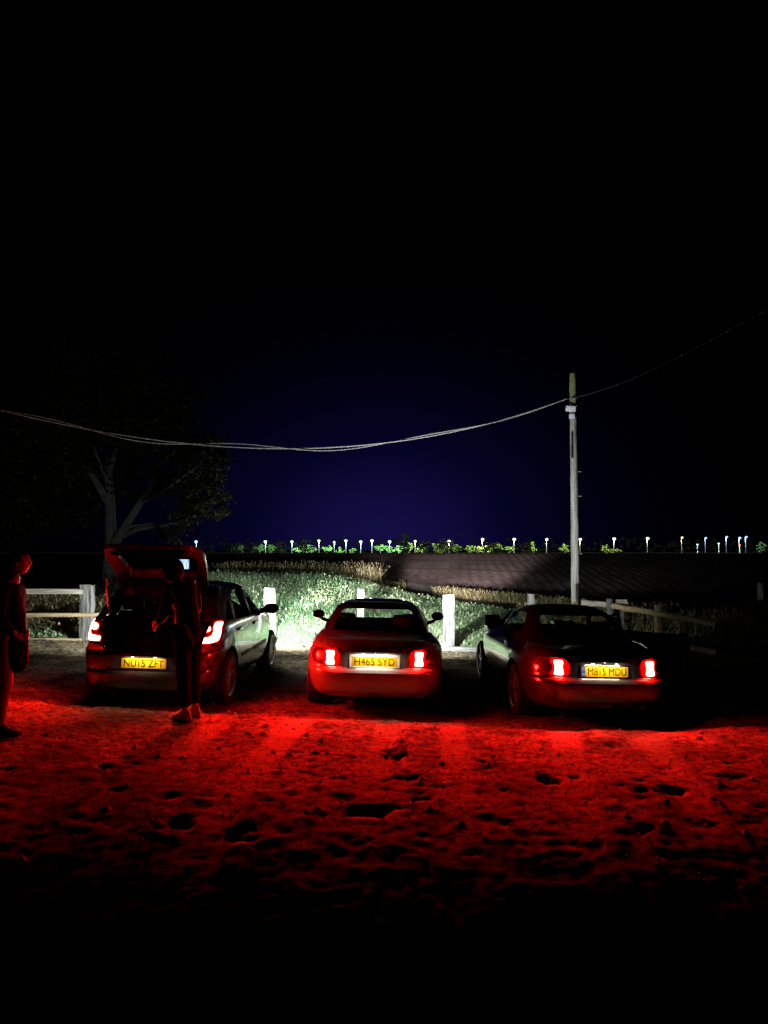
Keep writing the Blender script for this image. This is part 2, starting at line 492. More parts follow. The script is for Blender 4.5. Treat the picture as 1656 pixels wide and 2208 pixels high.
M['alloy'] = mat('alloy_rim', (0.55, 0.54, 0.53), 0.3, metal=0.85, bump=(90, 0.05, 0.001, ONE))
M['alloy_dark'] = mat('dark_alloy_rim', (0.32, 0.30, 0.30), 0.3, metal=0.85)
M['plate'] = mat('yellow_plate', (0.56, 0.31, 0.006), 0.8, spec=0.05)
M['plate_white'] = mat('white_plate_frame', (0.78, 0.77, 0.74), 0.35)
M['plate_blue'] = mat('blue_plate_band', (0.03, 0.06, 0.35), 0.4)
M['black'] = mat('black_print', (0.004, 0.004, 0.004), 0.9, spec=0.0)
M['chrome'] = mat('chrome', (0.75, 0.75, 0.75), 0.12, metal=1.0)
M['mirror'] = mat('mirror_glass', (0.55, 0.55, 0.58), 0.03, metal=1.0)
M['lamp_red'] = mat('red_lamp_lens', (0.10, 0.002, 0.002), 0.15, coat=1.0, spec=0.6)
M['lamp_dark'] = mat('dark_lamp_housing', (0.03, 0.01, 0.01), 0.3, coat=0.6)
RED = (1.0, 0.0055, 0.0035)
M['tail'] = emat('lit_tail_lamp', RED, TAIL)
M['tail_hatch'] = emat('lit_tail_lamp_hatch', (1.0, 0.0085, 0.0042), TAIL * 0.62)
M['plate_lamp'] = emat('lit_plate_lamp', (1.0, 0.86, 0.62), 8)
M['head'] = emat('lit_headlamp', (0.9, 1.0, 0.95), 60)
M['green'] = mat('green_sticker', (0.04, 0.60, 0.22), 0.5)
M['skin'] = mat('skin', (0.34, 0.21, 0.16), 0.55, noise=(30, (0.28, 0.17, 0.13), 4, ONE))
M['hair'] = mat('dark_hair', (0.008, 0.006, 0.005), 0.7, bump=(120, 0.8, 0.01, (1, 1, 0.2)))
M['coat'] = mat('black_coat', (0.004, 0.0038, 0.0038), 0.95, spec=0.05, bump=(22, 0.6, 0.03, ONE))
M['trousers'] = mat('black_trousers', (0.003, 0.003, 0.0035), 0.95, spec=0.05, bump=(25, 0.5, 0.02, ONE))
M['shoe_dark'] = mat('dark_shoe', (0.05, 0.045, 0.045), 0.7, bump=(60, 0.3, 0.004, ONE))
M['shoe_pale'] = mat('pale_trainer', (0.50, 0.46, 0.38), 0.7, bump=(60, 0.3, 0.004, ONE))
M['sole'] = mat('dark_sole', (0.04, 0.035, 0.03), 0.8)
M['bag'] = mat('blue_white_bag', (0.30, 0.36, 0.72), 0.6, noise=(14, (0.70, 0.74, 0.85), 5, ONE), bump=(20, 0.6, 0.02, ONE))
M['box_brown'] = mat('brown_cardboard', (0.20, 0.13, 0.08), 0.9)

# ------------------------------------------------------------------ ground
def sm(a, b, x):
    t = np.clip((np.asarray(x, float) - a) / (b - a), 0, 1); return t * t * (3 - 2 * t)
def gz(x, y):
    x = np.asarray(x, float); y = np.asarray(y, float)
    tilt = -0.022 * np.clip(x, -9, 9) * (1 - sm(20, 45, y))
    rise = 1.62 * np.clip((y - 33) / 24.0, 0, 1) ** 1.1 - 0.066 * np.clip(6.3 - y, 0, 4) ** 2  # the dip toward the camera is invented so lamp light dies out there
    fall = -1.5 * sm(60, 160, y)
    yc = np.interp(x, [-9, -4.1, -2.1, 0, 2.0, 2.9, 3.7, 9], [8.5, 8.3, 7.92, 7.75, 7.50, 7.58, 7.9, 8.8])
    rise = rise + 0.11 * (1 - sm(yc - 0.02, yc + 0.42, y))
    return tilt + rise + fall
def G(x, y): return float(gz(x, y))
def px(pxx, depth): return (pxx - 828) / F * depth
def ground_at(pxx, pyy):
    d = 1.9 * F / (pyy - HOR)
    for _ in range(6):
        d = (CAM_H - G(px(pxx, d), d)) * F / (pyy - HOR)
    return px(pxx, d), d

X0, X1, Y0, Y1 = -9.0, 9.0, 2.4, 15.4          # churned yard built in fine relief
nx, ny = 640, 460
gx = np.linspace(X0, X1, nx); gy = np.linspace(Y0, Y1, ny)
XX, YY = np.meshgrid(gx, gy)
H = (0.016 * vnoise(XX / 1.1, YY / 1.1, 1) + 0.007 * vnoise(XX / 0.42, YY / 0.30, 2)
     + 0.006 * vnoise(XX / 0.19, YY / 0.13, 3) + 0.006 * vnoise(XX / 0.085, YY / 0.06, 4) + 0.005 * vnoise(XX / 0.04, YY / 0.04, 5))
clod = vnoise(XX / 0.16 + 40, YY / 0.13 + 10, 6)
H += 0.026 * np.clip(clod - 0.5, 0, 1) * (0.5 + 0.5 * vnoise(XX / 1.6, YY / 1.6, 8))
hoof = vnoise(XX / 0.26 + 9, YY / 0.22 + 4, 11)
H -= 0.05 * np.clip(hoof - 0.55, 0, 1) * np.clip(0.6 + vnoise(XX / 1.3, YY / 1.3, 12), 0, 1.4)
# wheel tracks: pressed flat, with a tread
def seg_dist(ax, ay, bx, by):
    dx, dy = bx - ax, by - ay; L2 = dx * dx + dy * dy
    t = np.clip(((XX - ax) * dx + (YY - ay) * dy) / L2, 0, 1)
    ex = XX - (ax + t * dx); ey = YY - (ay + t * dy)
    return np.sqrt(ex * ex + ey * ey), t * math.sqrt(L2)
TRK = np.zeros_like(H)
for (a, b, wd, keep) in [((672, 1545), (385, 1890), 0.15, 0.22), ((972, 1548), (985, 1880), 0.13, 0.30), ((1205, 1570), (1250, 1800), 0.14, 0.4), ((470, 1560), (220, 1740), 0.14, 0.45), ((835, 1560), (770, 1800), 0.12, 0.5), ((1390, 1585), (1500, 1760), 0.14, 0.5)]:
    (ax, ay), (bx, by) = ground_at(*a), ground_at(*b)
    D, S = seg_dist(ax, ay, bx, by)
    k = 1 - sm(wd * 0.75, wd * 1.25, D)
    TRK = np.maximum(TRK, k * (1 - keep))
    H = H * (1 - k * (1 - keep)) - 0.012 * k + k * 0.006 * np.sin(S * 2 * np.pi / 0.055 + D * 40)
# hollows trodden in the yard
for (cx, cy, wpx, hpx, dep) in [(800, 1735, 105, 34, .13), (1172, 1670, 62, 26, .11), (1440, 1693, 84, 22, .11), (1368, 1693, 42, 13, .07), (855, 1622, 60, 26, .09),
                                (235, 1645, 42, 14, .07), (530, 1782, 68, 40, .12), (405, 1762, 72, 28, .10), (1035, 1632, 34, 9, .06), (1375, 1775, 46, 18, .07),
                                (262, 1690, 50, 12, .05), (145, 1578, 16, 6, .03), (905, 1712, 50, 9, .05), (1230, 1665, 26, 8, .05), (1560, 1640, 40, 8, .05)]:
    hx, hy = ground_at(cx, cy); x1, _ = ground_at(cx + wpx / 2, cy); _, d0 = ground_at(cx, cy + hpx / 2); _, d1 = ground_at(cx, cy - hpx / 2)
    rx = (x1 - hx) * .9; ry = max((d1 - d0) / 2, 0.05) * .8
    q = np.sqrt(((XX - hx) / rx) ** 2 + ((YY - hy) / ry) ** 2) + 0.55 * vnoise(XX / (rx * 0.55), YY / (ry * 0.55), 21) + 0.35 * vnoise(XX / 0.09, YY / 0.06, 22)
    H -= 0.75 * dep * (1 - sm(0.35, 1.15, q))
H += 0.005 * vnoise(XX / 0.055 + 3, YY / 0.03, 14) * (1 - sm(9, 11, YY)) + 0.006 * vnoise(XX / 0.14 + 7, YY / 0.055, 15)
H = H * (0.40 + 0.60 * sm(4.6, 6.4, YY))
edge = sm(0, 0.6, np.minimum(np.minimum(XX - X0, X1 - XX), np.minimum(YY - Y0, Y1 - YY)))
ZZ = gz(XX, YY) + H * edge + 0.004
V = np.stack([XX, YY, ZZ], -1).reshape(-1, 3)
i = np.arange((ny - 1) * nx).reshape(ny - 1, nx)[:, :-1].ravel()
yard = np_mesh('dirt_yard', V, np.stack([i, i + 1, i + nx + 1, i + nx], 1))
yard.polygons.foreach_set('use_smooth', [True] * len(yard.polygons))
at = yard.attributes.new('packed_lit', 'FLOAT', 'POINT'); at.data.foreach_set('value', TRK.ravel().astype(np.float32))
tag(part('dirt_yard', yard, M['soil']), 'churned sandy yard with wheel tracks and hollows', kind='structure')

def sheet(name, xs, ys, material, dz=0.0, hole=None):
    XS, YS = np.meshgrid(xs, ys)
    ZS = gz(XS, YS) + dz
    Vs = np.stack([XS, YS, ZS], -1).reshape(-1, 3)
    nxx = len(xs); fs = []
    for a in range(len(ys) - 1):
        for b in range(len(xs) - 1):
            cx_, cy_ = 0.5 * (xs[b] + xs[b + 1]), 0.5 * (ys[a] + ys[a + 1])
            if hole and hole[0] < cx_ < hole[1] and hole[2] < cy_ < hole[3]: continue
            k = a * nxx + b; fs.append((k, k + 1, k + nxx + 1, k + nxx))
    me = np_mesh(name, Vs, np.array(fs))
    me.polygons.foreach_set('use_smooth', [True] * len(me.polygons))
    return tag(part(name, me, material), kind='structure')
xs = np.concatenate([[-900, -300, -100, -50, -30, -20, -14], np.linspace(-9, 9, 13), [14, 20, 30, 50, 100, 300, 900]])
ys = np.concatenate([[-60, -20, -5, 0], np.linspace(2.4, 15.4, 9), np.arange(17, 70, 1.5), np.arange(70, 100, 4.0), [110, 130, 150, 170, 200, 260, 340, 500, 900, 2000]])
sheet('field', xs, ys, M['plough'], 0.0, hole=(-9, 9, 2.4, 15.4))
# pale farm track beyond the weeds, running away to the left
def strip(name, pts, half, material, dz):
    V, Fc = [], []
    n = len(pts)
    for i, (x, y) in enumerate(pts):
        a = Vector(pts[max(i - 1, 0)]); b = Vector(pts[min(i + 1, n - 1)])
        t = (b - a).normalized(); nn = Vector((-t.y, t.x))
        for k in range(5):
            s = (k / 4 - 0.5) * 2
            x_, y_ = x + nn.x * half * s, y + nn.y * half * s
            V.append((x_, y_, G(x_, y_) + dz))
    for i in range(n - 1):
        for k in range(4): Fc.append((i * 5 + k, (i + 1) * 5 + k, (i + 1) * 5 + k + 1, i * 5 + k + 1))
    return tag(part(name, shade(pydata(V, Fc), 60), material), kind='structure')
trk = [(-1.0 + t * 13.0, 38.0 - 13.5 * t - 3.0 * t * t) for t in np.linspace(0, 1, 24)]
strip('farm_track', trk, 1.0, M['track'], 0.03)
# shallow tramlines crossing the ploughed field
for kk, (a, b) in enumerate([((-8, 52), (26, 44)), ((-9, 60), (34, 56)), ((-4, 46), (20, 36))]):
    pts = [(a[0] + (b[0] - a[0]) * t, a[1] + (b[1] - a[1]) * t + 1.5 * math.sin(3 * t)) for t in np.linspace(0, 1, 16)]
    strip('tramline', pts, 0.35, mat('tramline_soil_%d' % kk, (0.07, 0.05, 0.045), 1.0), 0.035)

# ------------------------------------------------------------------ weeds (uncountable: one object each)
def blades(name, P, hgt, wid, lean, material, label, heads=0.0, tintf=None):
    """P (n,2); hgt, wid, lean (n,) -> bent two-quad blades, some with a seed head"""
    n = len(P)
    ang = rng.uniform(0, 2 * np.pi, n); la = rng.uniform(0, 2 * np.pi, n)
    z0 = gz(P[:, 0], P[:, 1])
    base = np.stack([P[:, 0], P[:, 1], z0 - 0.02], 1)
    dirw = np.stack([np.cos(ang), np.sin(ang), np.zeros(n)], 1) * (wid / 2)[:, None]
    dl = np.stack([np.cos(la), np.sin(la), np.zeros(n)], 1)
    m1 = base + dl * (lean * 0.35 * hgt)[:, None]; m1[:, 2] += hgt * 0.55
    tp = base + dl * (lean * hgt)[:, None]; tp[:, 2] += hgt * (1 - 0.25 * lean)
    Vb = np.stack([base - dirw, base + dirw, m1 - dirw * 0.85, m1 + dirw * 0.85, tp - dirw * 0.15, tp + dirw * 0.15], 1).reshape(-1, 3)
    b = np.arange(n)[:, None] * 6
    Fb = np.concatenate([b + [0, 1, 3, 2], b + [2, 3, 5, 4]], 0)
    tint = np.repeat((tintf(P) if tintf is not None else rng.random(n)), 6)
    if heads > 0:
        sel = np.where((rng.random(n) < heads))[0]
        hh = tp[sel]; s = rng.uniform(0.012, 0.034, len(sel))
        vv = []
        a2 = rng.uniform(0, 2 * np.pi, len(sel))
        dx = np.stack([np.cos(a2), np.sin(a2), np.zeros(len(sel))], 1) * s[:, None]
        up = np.zeros_like(dx); up[:, 2] = s * 1.5
        Vh = np.stack([hh - up, hh + dx, hh + up, hh - dx], 1).reshape(-1, 3)
        Fh = np.arange(len(sel))[:, None] * 4 + np.array([0, 1, 2, 3]) + len(Vb)
        Vb = np.concatenate([Vb, Vh]); Fb = np.concatenate([Fb, Fh])
        tint = np.concatenate([tint, np.repeat(rng.uniform(0.35, 0.85, len(sel)), 4)])
    me = np_mesh(name, Vb, Fb)
    at = me.attributes.new('tint', 'FLOAT', 'POINT'); at.data.foreach_set('value', np.clip(tint, 0, 1).astype(np.float32))
    o = part(name, me, material)
    return tag(o, label, 'weeds', kind='stuff')
def ybound(x): return np.interp(x, [-12, -6, -0.5, 1.5, 3, 5, 8, 12], [33, 32, 31, 27, 23.5, 19.5, 16.6, 15.0])
def scatter(n, xr, y0, yb):
    P = []
    while sum(map(len, P)) < n:
        k = n * 2
        y = y0 + (33 - y0) * rng.random(k) ** 1.5
        x = rng.uniform(xr[0], xr[1], k)
        ok = (y < yb(x)) & (np.abs(x) < y * 0.55 + 1)
        P.append(np.stack([x[ok], y[ok]], 1))
    return np.concatenate(P)[:n]
P = scatter(230000, (-9, 8.5), 14.75, ybound)
tall = np.clip((P[:, 1] - 17) / 10, 0, 1) * np.clip((1.5 - P[:, 0]) / 4, 0, 1)
patch = vnoise(P[:, 0] / 0.8, P[:, 1] / 0.8, 31)
hg = (0.20 + 0.10 * rng.random(len(P)) + 0.05 * patch + tall * (0.45 + 0.35 * rng.random(len(P)))) * np.clip((P[:, 1] - 14.4) / 1.2, 0.35, 1)
hg = np.clip(hg, 0.08, 1.2)
blades('weeds', P, hg, 0.008 + 0.015 * rng.random(len(P)) + 0.008 * tall, rng.uniform(0.1, 0.9, len(P)), M['grass'],
       'dense green weeds lit white by headlights beyond the posts', 0.05,
       lambda p: np.clip(0.36 + 0.30 * vnoise(p[:, 0] / 1.3, p[:, 1] / 1.8, 33) + rng.normal(0, 0.2, len(p)), 0, 1))
# dry brush behind the fence on the left
k = 26000
P = np.stack([rng.uniform(-10.5, -4.3, k), 15.2 + 3.6 * rng.random(k) ** 1.3], 1)
P = P[P[:, 0] < -4.0 - 0.12 * (P[:, 1] - 15)]
hg = np.clip(0.35 + 0.35 * rng.random(len(P)) + 0.25 * vnoise(P[:, 0] / 0.7, P[:, 1] / 0.6, 41), 0.1, 1.1)
blades('dry_brush', P, hg, 0.012 + 0.02 * rng.random(len(P)), rng.uniform(0.2, 1.2, len(P)), M['brush'],
       'dry brown brush tangled behind the post-and-rail fence at left', 0.12)
# pale dead grass fringe along the track and behind the right-hand fence
k = 9000
t = rng.random(k)
P = np.stack([-1.0 + t * 10.0 + rng.normal(0, 0.25, k), 36.4 - 13.0 * t - 3 * t * t + rng.normal(0, 0.35, k)], 1)
P = P[vnoise(P[:, 0] / 1.5, P[:, 1] / 1.5, 55) > -0.35]
blades('dead_grass', P, np.clip(0.18 + 0.25 * rng.random(len(P)), 0.1, 0.7), 0.02 + 0.02 * rng.random(len(P)), rng.uniform(0.2, 0.9, len(P)), M['brush'],
       'pale dead grass fringing the farm track beyond the weeds', 0.3)
k = 14000
P = np.stack([rng.uniform(3.6, 11, k), rng.uniform(16.2, 19.5, k)], 1)
P = P[P[:, 1] > 16.0 + 0.05 * P[:, 0]]
blades('brown_brush', P, np.clip(0.35 + 0.45 * rng.random(len(P)) + 0.2 * vnoise(P[:, 0] / 0.8, P[:, 1] / 0.8, 61), 0.1, 1.1), 0.015 + 0.02 * rng.random(len(P)),
       rng.uniform(0.1, 0.8, len(P)), M['brush'], 'brown brush behind the fence on the right', 0.15)
k = 5000
P = np.stack([rng.uniform(-8, -0.2, k), rng.uniform(33.5, 36.5, k)], 1)
blades('tall_dead_stalks', P, 0.5 + 0.8 * rng.random(len(P)) ** 2, 0.02 + 0.02 * rng.random(len(P)), rng.uniform(0.05, 0.5, len(P)), M['brush'],
       'tall dim brown stalks beyond the left end of the weeds', 0.4)
# straw and chips littering the yard by the fence
k = 5200
P = np.stack([rng.uniform(-8.5, 6, k), 12.2 + 2.9 * rng.random(k)], 1)
iy = np.clip(((P[:, 1] - Y0) / (Y1 - Y0) * (ny - 1)).astype(int), 0, ny - 1); ix = np.clip(((P[:, 0] - X0) / (X1 - X0) * (nx - 1)).astype(int), 0, nx - 1)
zz_ = ZZ[iy, ix] + 0.012
an = rng.uniform(0, np.pi, len(P)); ln = rng.uniform(0.02, 0.09, len(P)); wd = rng.uniform(0.004, 0.014, len(P))
c = np.stack([P[:, 0], P[:, 1], zz_], 1)
d1 = np.stack([np.cos(an), np.sin(an), rng.uniform(-0.3, 0.3, len(P))], 1) * ln[:, None]; d2 = np.stack([-np.sin(an), np.cos(an), rng.uniform(0, 0.6, len(P))], 1) * wd[:, None]
me = np_mesh('straw_litter', np.stack([c - d1, c + d2, c + d1, c - d2], 1).reshape(-1, 3), np.arange(len(P))[:, None] * 4 + np.arange(4))
at = me.attributes.new('tint', 'FLOAT', 'POINT'); at.data.foreach_set('value', np.repeat(rng.uniform(0.3, 1, len(P)), 4).astype(np.float32))
tag(part('straw_litter', me, M['brush']), 'straw and chips littering the dirt before the fence', 'litter', kind='stuff')

# pebbles and clods scattered over the yard
k = 3600
P = np.stack([rng.uniform(-5.5, 5.5, k), 4.6 + 5.0 * rng.random(k)], 1)
iy = np.clip(((P[:, 1] - Y0) / (Y1 - Y0) * (ny - 1)).astype(int), 0, ny - 1); ix = np.clip(((P[:, 0] - X0) / (X1 - X0) * (nx - 1)).astype(int), 0, nx - 1)
c = np.stack([P[:, 0], P[:, 1], ZZ[iy, ix] + 0.002], 1)
s_ = rng.uniform(0.006, 0.016, k) + 0.03 * (rng.random(k) < 0.03)
oc = np.array([[1, 0, 0], [0, 1, 0], [-1, 0, 0], [0, -1, 0], [0, 0, .8], [0, 0, -.6]], float)
Vp = c[:, None, :] + oc[None] * s_[:, None, None] * rng.uniform(.6, 1.3, (k, 6, 1))
Fp = (np.arange(k)[:, None, None] * 6 + np.array([[0, 1, 4], [1, 2, 4], [2, 3, 4], [3, 0, 4], [1, 0, 5], [2, 1, 5], [3, 2, 5], [0, 3, 5]])[None]).reshape(-1, 3)
tag(part('pebbles', np_mesh('pebbles', Vp.reshape(-1, 3), Fp), M['track']), 'small pebbles and clods scattered over the red-lit dirt', 'pebbles', kind='stuff')

# ------------------------------------------------------------------ cars: shared pieces
def shell_slots(me, cy0=0.9, cz=0.9):
    """slot 1 = lining on faces that look inward"""
    for p in me.polygons:
        c = p.center; a = Vector((0, min(max(c.y, 0.1), 1.6), cz))
        p.material_index = 1 if (p.normal.dot(c - a) < -0.0 and 0.26 < c.z and abs(c.x) < 0.83) else 0
    return me
def text_mesh(s, w, h, depth=0.002):
    cu = bpy.data.curves.new('t', 'FONT'); cu.body = s; cu.align_x = 'CENTER'; cu.align_y = 'CENTER'; cu.extrude = depth; cu.offset = 0.0
    o = bpy.data.objects.new('t', cu); COL.objects.link(o)
    dg = bpy.context.evaluated_depsgraph_get()
    me = bpy.data.meshes.new_from_object(o.evaluated_get(dg))
    bpy.data.objects.remove(o)
    co = np.array([v.co[:] for v in me.vertices])
    mn, mx = co.min(0), co.max(0)
    sx, sy = w / (mx[0] - mn[0]), h / (mx[1] - mn[1])
    me.transform(Matrix.Diagonal((sx, sy, 1, 1)) @ T(-(mn[0] + mx[0]) / 2, -(mn[1] + mx[1]) / 2, 0))
    me.transform(rotm('X', 90))          # stands in XZ, faces -Y
    return me
def islands(me):
    bm = bmesh.new(); bm.from_mesh(me); bm.faces.ensure_lookup_table()
    bmesh.ops.remove_doubles(bm, verts=bm.verts[:], dist=1e-6)
    seen, groups = set(), []
    for f in bm.faces:
        if f in seen: continue
        st, g = [f], []
        seen.add(f)
        while st:
            q = st.pop(); g.append(q)
            for v in q.verts:
                for f2 in v.link_faces:
                    if f2 not in seen: seen.add(f2); st.append(f2)
        groups.append(g)
    out = []
    for g in groups:
        vs_ = list({v for f in g for v in f.verts}); ix_ = {v: i for i, v in enumerate(vs_)}
        out.append(pydata([v.co[:] for v in vs_], [tuple(ix_[v] for v in f.verts) for f in g]))
    bm.free()
    return out
def wheel_parts(car, x, y, r, wd, spokes, side, rim_mat, twin=False, rr=0.66):
    e_ = empty('wheel', car, (x, y, r))
    h = wd / 2
    tp = [(-h * .8, r * .64), (-h, r * .72), (-h, r * .9), (-h * .82, r * .985), (-h * .4, r), (h * .4, r), (h * .82, r * .985), (h, r * .9), (h, r * .72), (h * .8, r * .64)]
    part('tyre', lathe(tp, 44), M['tyre'], e_)
    ro = r * rr
    ms = [lathe([(-h * .75, ro * 1.02), (-h * .75, ro * .93), (-h * .2, ro * .88), (h * .5, ro * .88), (h * .92, ro * .93), (h * .98, ro * 1.02), (h * .9, ro * 1.04)], 44)]
    ms.append(lathe([(h * .3, 0.0005), (h * .3, ro * .2), (h * .80, ro * .18), (h * .86, ro * .1), (h * .86, 0.0005)], 20))
    for k in range(spokes):
        a = 2 * math.pi * k / spokes
        offs = (-.09, .09) if twin else (0,)
        for of in offs:
            wdt = ro * (0.085 if twin else (0.20 if spokes <= 5 else 0.10))
            L = ro * .80
            bm = bmesh.new(); box_bm(bm, (h * .72, 0, ro * .54), (h * .25, wdt, L), bev=wdt * .25, seg=1)
            for v in bm.verts:
                if v.co.z < ro * .5: v.co.y *= 1.25
                v.co.x += (v.co.z - ro * .5) * 0.05
            me = bm_mesh(bm, smooth=40); xf(me, Matrix.Rotation(a + of, 4, 'X')); ms.append(me)
    rim = join(ms)
    if side < 0: rim.transform(Matrix.Diagonal((-1, 1, 1, 1))); rim.flip_normals()
    rim_o = part('rim', shade(rim, 35), rim_mat, e_)
    dsk = lathe([(h * .05, 0.0005), (h * .05, ro * .62), (h * .14, ro * .62), (h * .14, 0.0005)], 28)
    if side < 0: dsk.transform(Matrix.Diagonal((-1, 1, 1, 1))); dsk.flip_normals()
    part('brake_disc', dsk, M['steel'], e_)
    return e_
def seat(car, x, y, z, head=True, m='seat', wide=0.48, tall=0.56):
    e_ = empty('seat', car, (x, y, z))
    part('cushion', box((0, 0.24, 0.08), (wide, 0.5, 0.16), bev=0.05, seg=3), M[m], e_)
    part('backrest', box((0, 0, 0), (wide, 0.13, tall), bev=0.05, seg=3), M[m], e_, (0, -0.05, 0.14 + tall / 2), (R(-14 + 28), 0, 0))
    if head: part('headrest', box((0, 0, 0), (0.26, 0.10, 0.18), bev=0.045, seg=3), M[m], e_, (0, -0.14, 0.14 + tall + 0.10), (R(10), 0, 0))
    return e_
def steering(car, x, y, z):
    pts = [(0.18 * math.cos(a), 0, 0.18 * math.sin(a)) for a in np.linspace(0, 2 * math.pi, 25)]
    o = part('steering_wheel', join([tube(pts, 0.016, 8), box((0, 0.02, 0), (0.30, 0.02, 0.05), bev=0.008), box((0, 0.02, -0.08), (0.04, 0.02, 0.16), bev=0.008)]), M['trim'], car, (x, y, z), (R(-24), 0, 0))
    return o
def area(car, name, loc, rot, sx, sy, W, col):
    l = bpy.data.lights.new(name, 'AREA'); l.shape = 'RECTANGLE'; l.size = sx; l.size_y = sy; l.energy = W; l.color = col
    o = bpy.data.objects.new(name, l); link(o, car); o.location = loc; o.rotation_euler = rot
    return o
def spot(car, name, loc, pitch, yaw, W, cone, blend, col, rad=0.05):
    l = bpy.data.lights.new(name, 'SPOT'); l.energy = W; l.spot_size = R(cone); l.spot_blend = blend; l.color = col; l.shadow_soft_size = rad
    o = bpy.data.objects.new(name, l); link(o, car); o.location = loc; o.rotation_euler = (R(90 + pitch), 0, R(yaw))
    return o
def drop_back(me, lim=-0.28):
    """keep only the faces of a lit lamp that look out of the car"""
    bm = bmesh.new(); bm.from_mesh(me)
    bmesh.ops.delete(bm, geom=[f for f in bm.faces if f.normal.y > lim], context='FACES')
    bm.to_mesh(me); bm.free(); return me
def plate(car, x, y, z, txt, tilt=0, band=None, w=0.52, frame=None, tw=0.44):
    p = part('number_plate', box((0, 0, 0), (w, 0.006, 0.111), bev=0.002, seg=1), M['plate'], car, (x, y, z), (R(tilt), 0, 0))
    dx = 0.0
    if band:
        part('country_band', box((-w / 2 + 0.026, -0.0042, 0), (0.046, 0.003, 0.105)), M['plate_blue'], p)
        pts = [(-w / 2 + 0.026 + 0.011 * math.cos(a), -0.0065, 0.022 + 0.011 * math.sin(a)) for a in np.linspace(0, 2 * math.pi, 13)]
        part('star_ring', tube(pts, 0.0022, 5), M['plate'], p)
        part('country_letters', xf(text_mesh('GB', 0.03, 0.02, 0.0008), T(-w / 2 + 0.026, -0.0062, -0.028)), M['plate_white'], p)
        dx = 0.028
    tm = xf(text_mesh(txt, tw, 0.078, 0.0012), T(dx, -0.0045, 0))
    for cm in islands(tm): part('character', cm, M['black'], p)
    if frame:
        fw = 0.014 if band else 0.026
        part('plate_frame', join([box((0, 0.002, 0.0545 + fw / 2), (w + fw * 2, 0.014, fw), bev=0.003), box((0, 0.002, -0.0545 - 0.007), (w + fw * 2, 0.014, 0.014), bev=0.003),
                                  box((-w / 2 - fw / 2, 0.002, 0), (fw, 0.0138, 0.107), bev=0.003), box((w / 2 + fw / 2, 0.002, 0), (fw, 0.0138, 0.107), bev=0.003)]), frame, p)
    return p

def cyl_x(x0, x1, y, z, r, seg=40):
    return prism([(y + r * math.cos(2 * math.pi * k / seg), z + r * math.sin(2 * math.pi * k / seg)) for k in range(seg)], 'X', x0, x1)

